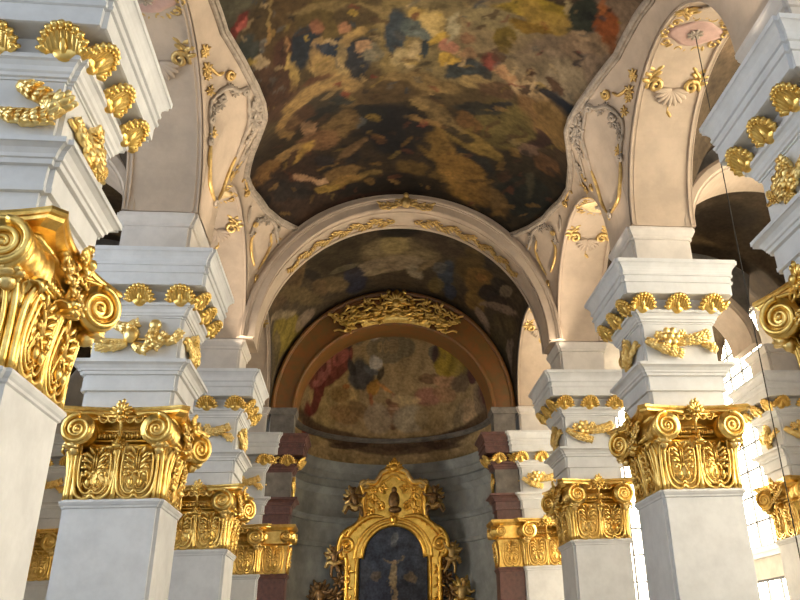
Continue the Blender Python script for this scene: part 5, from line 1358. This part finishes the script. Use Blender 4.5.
# figures on the altar
def figure(name, loc, s, size, pose, body_mat, wing_mat, label, group):
    """a small winged child; s mirrors it, pose chooses the limbs"""
    J = dict(pel=(0, 0, .0), bel=(.02, -.02, .14), che=(.05, -.02, .30), nec=(.07, -.03, .41), hed=(.09, -.06, .50), top=(.10, -.07, .60))
    R = dict(pel=.105, bel=.105, che=.10, nec=.05, hed=.088, top=.06)
    if pose == 'sit':
        L = dict(shl=(-.07, -.02, .36), ell=(-.24, -.05, .33), hal=(-.34, -.08, .46), shr=(.17, -.02, .34), elr=(.28, -.08, .22), har=(.38, -.16, .28),
                 hil=(-.08, -.03, -.05), knl=(-.18, -.24, -.04), ftl=(-.22, -.26, -.32), hir=(.09, -.03, -.05), knr=(.22, -.22, .0), ftr=(.32, -.28, -.24))
    else:
        L = dict(shl=(-.07, -.02, .36), ell=(-.22, -.08, .46), hal=(-.28, -.12, .62), shr=(.17, -.02, .34), elr=(.33, -.05, .30), har=(.44, -.12, .40),
                 hil=(-.08, 0, -.06), knl=(-.16, -.10, -.26), ftl=(-.30, .02, -.46), hir=(.09, 0, -.06), knr=(.14, -.08, -.28), ftr=(.10, -.02, -.52))
    r2 = dict(shl=.06, ell=.046, hal=.04, shr=.06, elr=.046, har=.04, hil=.085, knl=.062, ftl=.045, hir=.085, knr=.062, ftr=.045)
    J.update(L); R.update(r2); names = list(J)
    E = [('pel', 'bel'), ('bel', 'che'), ('che', 'nec'), ('nec', 'hed'), ('hed', 'top'), ('che', 'shl'), ('shl', 'ell'), ('ell', 'hal'), ('che', 'shr'), ('shr', 'elr'), ('elr', 'har'),
         ('pel', 'hil'), ('hil', 'knl'), ('knl', 'ftl'), ('pel', 'hir'), ('hir', 'knr'), ('knr', 'ftr')]
    me = bpy.data.meshes.new(name); me.from_pydata([(J[n][0]*s*size, J[n][1]*size, J[n][2]*size) for n in names], [(names.index(a), names.index(b)) for a, b in E], [])
    tmp = bpy.data.objects.new(name, me); C.objects.link(tmp)
    md = tmp.modifiers.new('skin', 'SKIN'); md.use_smooth_shade = True
    sk = me.skin_vertices[0].data
    for i, n in enumerate(names): sk[i].radius = (R[n]*size, R[n]*size); sk[i].use_root = (n == 'pel')
    tmp.modifiers.new('sub', 'SUBSURF').levels = 1
    dg = bpy.context.evaluated_depsgraph_get(); dg.update()
    ev = bpy.data.meshes.new_from_object(tmp.evaluated_get(dg)); bpy.data.objects.remove(tmp)
    ev.materials.clear(); ev.materials.append(body_mat); ev.polygons.foreach_set('use_smooth', [True]*len(ev.polygons))
    o = bpy.data.objects.new(name, ev); C.objects.link(o); o.location = loc
    b = MB(); hx, hy, hz = J['hed'][0]*s*size, J['hed'][1]*size, J['hed'][2]*size
    for i in range(12):
        a = 2*PI*i/12; b.blob((hx+.08*size*math.cos(a), hy+.03*size+.05*size*math.sin(a)*.6, hz+.07*size+.03*size*math.sin(a*2)), (.04*size,)*3, None, 6, 4)
    b.build('hair', body_mat, o)
    b = MB()                                                                   # face: nose, brow, mouth, ears
    fy = hy-.085*size; b.blob((hx, fy-.012*size, hz), (.013*size, .02*size, .02*size), None, 6, 4)
    for q in (-1, 1): b.blob((hx+q*.03*size, fy+.004*size, hz+.02*size), (.014*size, .01*size, .01*size), None, 6, 4); b.blob((hx+q*.088*size, hy, hz), (.012*size, .02*size, .026*size), None, 6, 4)
    b.blob((hx, fy, hz-.032*size), (.02*size, .01*size, .008*size), None, 6, 4); b.build('face', body_mat, o)
    for q in (-1, 1):
        b = MB(); bx = (.05*s+q*.04)*size
        for k in range(5):
            a = math.radians(70-24*k); b.lobe((bx, .08*size, (.36-.02*k)*size), (q*math.cos(a), .35, math.sin(a)), (.42-.03*k)*size, .12*size, .03*size, (0, 1, 0))
        b.build('wing', wing_mat, o)
    b = MB(); P = cr([(-.2*s*size, -.06*size, .06*size), (.0, -.14*size, -.03*size), (.2*s*size, -.1*size, .05*size), (.34*s*size, .02*size, -.12*size)], 5); b.tube(P, [.075*size*(1+.2*math.sin(i*1.7)) for i in range(len(P))], 10, (5, .2, 6)); b.build('drapery', wing_mat, o)
    return tag(o, label, 'statue', group)
G = 'carved figures around the altar frame'
figure('angel_statue', (-1.9, 45.0, 8.75), -1, 1.7, 'sit', M['gold_dark'], M['gold_dull'], 'dark carved angel seated on the left shoulder of the altar gable', G)
figure('angel_statue', (2.2, 45.0, 8.75), 1, 1.7, 'sit', M['gold_dark'], M['gold_dull'], 'dark carved angel seated on the right shoulder of the altar gable', G)
figure('cherub_statue', (-2.85, 45.05, 6.0), -1, 1.35, 'fly', M['gold_dark'], M['gold_dull'], 'carved cherub at mid height left of the altar painting', G)
figure('cherub_statue', (3.15, 45.05, 6.05), 1, 1.35, 'fly', M['gold_dull'], M['gold_dull'], 'carved cherub at mid height right of the altar painting', G)
figure('angel_statue', (-3.5, 44.9, 4.0), -1, 1.8, 'sit', M['gold_dark'], M['gold_dark'], 'lowest dark carved angel left of the altar painting', G)
figure('angel_statue', (3.6, 44.9, 4.0), 1, 1.8, 'sit', M['gold_dull'], M['gold'], 'lowest carved angel right of the altar painting, with bright gold wings', G)

# ------------------------------------------------------------------ aisles, floor, windows
def structure(mb, name, m, label=None, cat=None): return tag(mb.build(name, m, None, False), label, cat, None, 'structure')
m = MB(); m.box(-17.6, 17.6, -30, 48, -.2, 0); structure(m, 'floor', M['floor'], 'stone floor of the church', 'floor')
XW = 17.1
def wall_cols(m, y0, y1, holes, s=1):
    holes = sorted(holes); X0, X1 = (XW, XW+.5) if s > 0 else (-XW-.5, -XW)
    m.box(X0, X1, y0, holes[0][0], 0, 18); m.box(X0, X1, holes[0][1], y1, 0, 18)
    zs = sorted((h[2], h[3]) for h in holes); z = 0
    for a, b in zs: m.box(X0, X1, holes[0][0], holes[0][1], z, a); z = b
    m.box(X0, X1, holes[0][0], holes[0][1], z, 18)
m = MB(); wall_cols(m, -4, 11.7, [(4.2, 9.5, 5.5, 15.)], -1); wall_cols(m, 11.7, 21.3, [(13.6, 19.4, 5.5, 15.)], -1); m.box(-XW-.5, -XW, 21.3, 43, 0, 18); structure(m, 'wall_left', M['wall'], 'outer wall of the left aisle', 'wall')
WIN = [(4.2, 9.5, 5.5, 15.), (13.6, 19.4, 5.5, 15.), (34.5, 40.0, 5.5, 16.2), (34.5, 40.0, 1.0, 4.15)]
m = MB()
for (a, b), hs in zip(((-4, 11.7), (11.7, 21.3), (31.2, 43)), (WIN[:1], WIN[1:2], WIN[2:])): wall_cols(m, a, b, hs)
m.box(XW, XW+.5, 21.3, 31.2, 0, 18)
structure(m, 'wall_right', M['wall'], 'outer wall of the right aisle pierced by tall windows', 'wall')
def window(n, y0, y1, z0, z1, label, s=1, pane='pane'):
    b = MB(); x = s*(XW+.2)
    b.box(x-.1, x+.1, y0, y0+.1, z0, z1); b.box(x-.1, x+.1, y1-.1, y1, z0, z1); b.box(x-.1, x+.1, y0, y1, z0, z0+.1); b.box(x-.1, x+.1, y0, y1, z1-.1, z1)
    o = tag(b.build('window_%d' % n, M['iron'], None, False), label, 'window', None, 'structure')
    b = MB()
    k = max(1, int((y1-y0)/1.3))
    for i in range(1, k): b.box(x-.05, x+.05, y0+(y1-y0)*i/k-.05, y0+(y1-y0)*i/k+.05, z0, z1)
    k = int((z1-z0)/1.15)
    for i in range(1, k): b.box(x-.05, x+.05, y0, y1, z0+(z1-z0)*i/k-.045, z0+(z1-z0)*i/k+.045)
    b.build('window_bars', M['iron'], o, False)
    b = MB(); b.box(x+s*.04, x+s*.06, y0, y1, z0, z1); b.build('window_pane', M[pane], o, False)
    b = MB(); b.box(min(s*(XW-.25), s*(XW+.1)), max(s*(XW-.25), s*(XW+.1)), y0-.2, y1+.2, z0-.25, z0); b.box(min(s*(XW-.18), s*(XW+.1)), max(s*(XW-.18), s*(XW+.1)), y0-.1, y1+.1, z0-.45, z0-.25); b.build('window_sill', M['plaster'], o, False)
for i, w in enumerate(WIN): window(i+1, *w, ['aisle window beside the photographer, out of view', 'tall aisle window behind the nearest right pier', 'bright tall aisle window between second right pier and aisle wall pier', 'low aisle window under the tall one by the aisle wall pier'][i])
window(7, 4.2, 9.5, 5.5, 15., 'tall window of the left aisle beside the photographer', -1, 'pane_shade')
window(8, 13.6, 19.4, 5.5, 15., 'tall window of the left aisle hidden behind the nearest left pier', -1, 'pane_shade')
# east ends of the aisles
m = MB(); YE = 42.6
m.box(8.0, 10.4, YE, YE+.4, 0, 18); m.box(14.2, 17.6, YE, YE+.4, 0, 18); m.box(10.4, 14.2, YE, YE+.4, 0, 3.2); m.box(10.4, 14.2, YE, YE+.4, 14.8, 18)
m.box(-17.6, -8.0, YE, YE+.4, 0, 18)
for s in (-1, 1): m.box(min(s*6.0, s*8.3), max(s*6.0, s*8.3), YE-.5, YE+.4, 0, 19.5)
structure(m, 'wall_back', M['wall'], 'end walls of the aisles beside the apse', 'wall')
b = MB(); y = YE+.15
b.box(10.4, 10.5, y-.1, y+.1, 3.2, 14.8); b.box(14.1, 14.2, y-.1, y+.1, 3.2, 14.8); b.box(10.4, 14.2, y-.1, y+.1, 3.2, 3.3); b.box(10.4, 14.2, y-.1, y+.1, 14.7, 14.8)
o = tag(b.build('window_6', M['iron'], None, False), 'bright end window of the right aisle, seen between second and third piers', 'window', None, 'structure')
b = MB()
for x in (11.35, 12.3, 13.25): b.box(x-.05, x+.05, y-.05, y+.05, 3.2, 14.8)
for i in range(1, 9): b.box(10.4, 14.2, y-.03, y+.03, 3.2+1.29*i-.045, 3.2+1.29*i+.045)
b.build('window_bars', M['iron'], o, False)
b = MB(); b.box(10.4, 14.2, y+.04, y+.06, 3.2, 14.8); b.build('window_pane', M['pane'], o, False)
# aisle cross arches and painted aisle vaults
def cross_arch(s, i, label):
    y0, y1 = ROWS[i]-1.0, ROWS[i]+1.0; xc, a, b_ = 11.3, 3.15, 2.55
    E = lambda t, y, d=0: Vector((s*(xc-(a+d)*math.cos(t)), y, ZS+(b_+d)*math.sin(t)))
    th = [PI*k/40 for k in range(41)]
    m = MB(); m.loops([[E(t, y0), E(t, y1), E(t, y1, .42), E(t, y0, .42)] for t in th])
    o = tag(m.build('arch', M['stucco'], None, False), label, 'arch', 'arches across the aisles')
    m = MB(); m.grid([[E(t, y0-.02, .05), E(t, y0-.08, .1), E(t, y0-.08, .3), E(t, y0-.02, .4)] for t in th]); m.build('archivolt', M['stucco'], o, False)
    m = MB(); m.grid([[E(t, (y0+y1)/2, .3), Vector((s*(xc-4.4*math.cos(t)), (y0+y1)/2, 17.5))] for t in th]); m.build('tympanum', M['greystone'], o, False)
cross_arch(1, 1, 'aisle arch edge behind the second right pier under the gilded cornice')
cross_arch(1, 2, 'aisle arch springing from the aisle wall pier at the right')
cross_arch(-1, 1, 'shaded aisle arch behind the second left pier')
cross_arch(-1, 2, 'shaded aisle arch behind the third left pier')
STROKES_AISLE = [st(x, y, rx, ry, a, c, .8) for x, y, rx, ry, a, c in [(1, 22, 1.2, .6, 20, (96, 78, 54)), (3, 24, 1.4, .5, -30, (88, 58, 40)), (2, 27, 1.6, .8, 10, (70, 60, 46)), (4, 28, 1., 1.2, 0, (40, 34, 28)), (5, 25, 1.2, .8, 40, (110, 92, 64)), (1.5, 25.5, .8, 1.4, 0, (46, 40, 36)), (3, 30, 1.5, .5, 0, (104, 86, 60)), (5, 22, 1., .6, 0, (70, 50, 44)),
                (2, 17, 1.4, .8, 20, (90, 74, 56)), (4, 15, 1.2, .9, -20, (60, 50, 44)), (1, 14, 1., .5, 0, (100, 84, 66)), (3, 34, 1.6, 1., 10, (90, 74, 54))]]
for s, lb in ((1, 'dark painted vault of the right aisle'), (-1, 'dark painted vault of the left aisle')):
    m = MB(); P = []; Q = []
    for y in sorted(set([round(-4+.3*i, 3) for i in range(156)]+[round(a+d, 3) for a, b in OPEN for d in (-.01, .03, .12)]+[round(b-d, 3) for a, b in OPEN for d in (-.01, .03, .12)])):
        row = []
        for j in range(41):
            t = PI*j/40; z0 = zw(y)
            p = Vector((s*(12.62-4.49*math.cos(t)), y, z0+(17.4-z0)*math.sin(t))); row.append(p); Q.append((j/41*8.0, y))
        P.append(row)
    m.grid(P); o = tag(m.build('ceiling', M['fresco']), lb, 'ceiling', None, 'structure')
    paint(o, Q, STROKES_AISLE, (58, 48, 36), 1.8, .4, .9, .5)

# ------------------------------------------------------------------ hanging cords
def cord(x, y, z0, z1, label, r=.013):
    b = MB(); b.tube([(x, y, z0+(z1-z0)*i/6) for i in range(7)], r, 6); tag(b.build('hanging_cord', M['cord']), label, 'cord', 'lamp cords')
cord(7.15, 16.17, .0, 16.46, 'thin dark lamp cord hanging from the pink rosette of the right arch', .014)
cord(7.15, 36.00, .0, 16.30, 'thin dark cord hanging from the narrow arch before the farthest right pier')


# ------------------------------------------------------------------ light and camera
w = bpy.data.worlds.new('daylight'); bpy.context.scene.world = w; w.use_nodes = True
bg = w.node_tree.nodes['Background']; bg.inputs['Color'].default_value = (.82, .90, 1.0, 1); bg.inputs['Strength'].default_value = 1.08
for x, y in ((-5.75, ROWS[0]), (5.75, ROWS[0]), (-5.8, ROWS[1]), (5.7, ROWS[1]), (-6.7, ROWS[2]-1.5), (6.7, ROWS[2]-1.5)):
    # unseen fill lights added on the cornice ledges to brighten the vault
    ld = bpy.data.lights.new('vault_fill_light', 'AREA'); ld.energy = 165; ld.spread = 1.9; ld.color = (1., .84, .66); ld.shape = 'DISK'; ld.size = .36
    lo = bpy.data.objects.new('vault_fill_light', ld); C.objects.link(lo); lo.location = (x, y, 11.55)
    d = Vector((-.62*math.copysign(1, x), -.1, .8)) if y < 29 else Vector((-.4*math.copysign(1, x), -.5, .75)); lo.rotation_euler = d.to_track_quat('-Z', 'Y').to_euler()
CXp, F, YAW, PIT, ROLL, PX, PY = -1.471, 811.95, .155, .458, -.045, 83.19, -48.99
cy, sy, cp, sp, crr, sr = math.cos(YAW), math.sin(YAW), math.cos(PIT), math.sin(PIT), math.cos(ROLL), math.sin(ROLL)
R0 = Vector((cy, -sy, 0)); U0 = Vector((-sy*sp, -cy*sp, cp)); Fw = Vector((sy*cp, cy*cp, sp))
Rt = R0*crr+U0*sr; Up = R0*-sr+U0*crr
cam = bpy.data.cameras.new('camera'); co = bpy.data.objects.new('camera', cam); C.objects.link(co)
co.matrix_world = Matrix((( Rt.x, Up.x, -Fw.x, CXp), (Rt.y, Up.y, -Fw.y, 0), (Rt.z, Up.z, -Fw.z, H0), (0, 0, 0, 1)))
cam.sensor_width = 36; cam.lens = F/800*36; cam.shift_x = -PX/800; cam.shift_y = PY/800; cam.clip_start = .05; cam.clip_end = 300
sc = bpy.context.scene; sc.camera = co
sc.view_settings.view_transform = 'Standard'; sc.view_settings.look = 'None'; sc.view_settings.gamma = 1; sc.view_settings.use_curve_mapping = False
sc.view_settings.exposure = -0.05
sc.cycles.max_bounces = 8; sc.cycles.diffuse_bounces = 5; sc.cycles.use_denoising = True
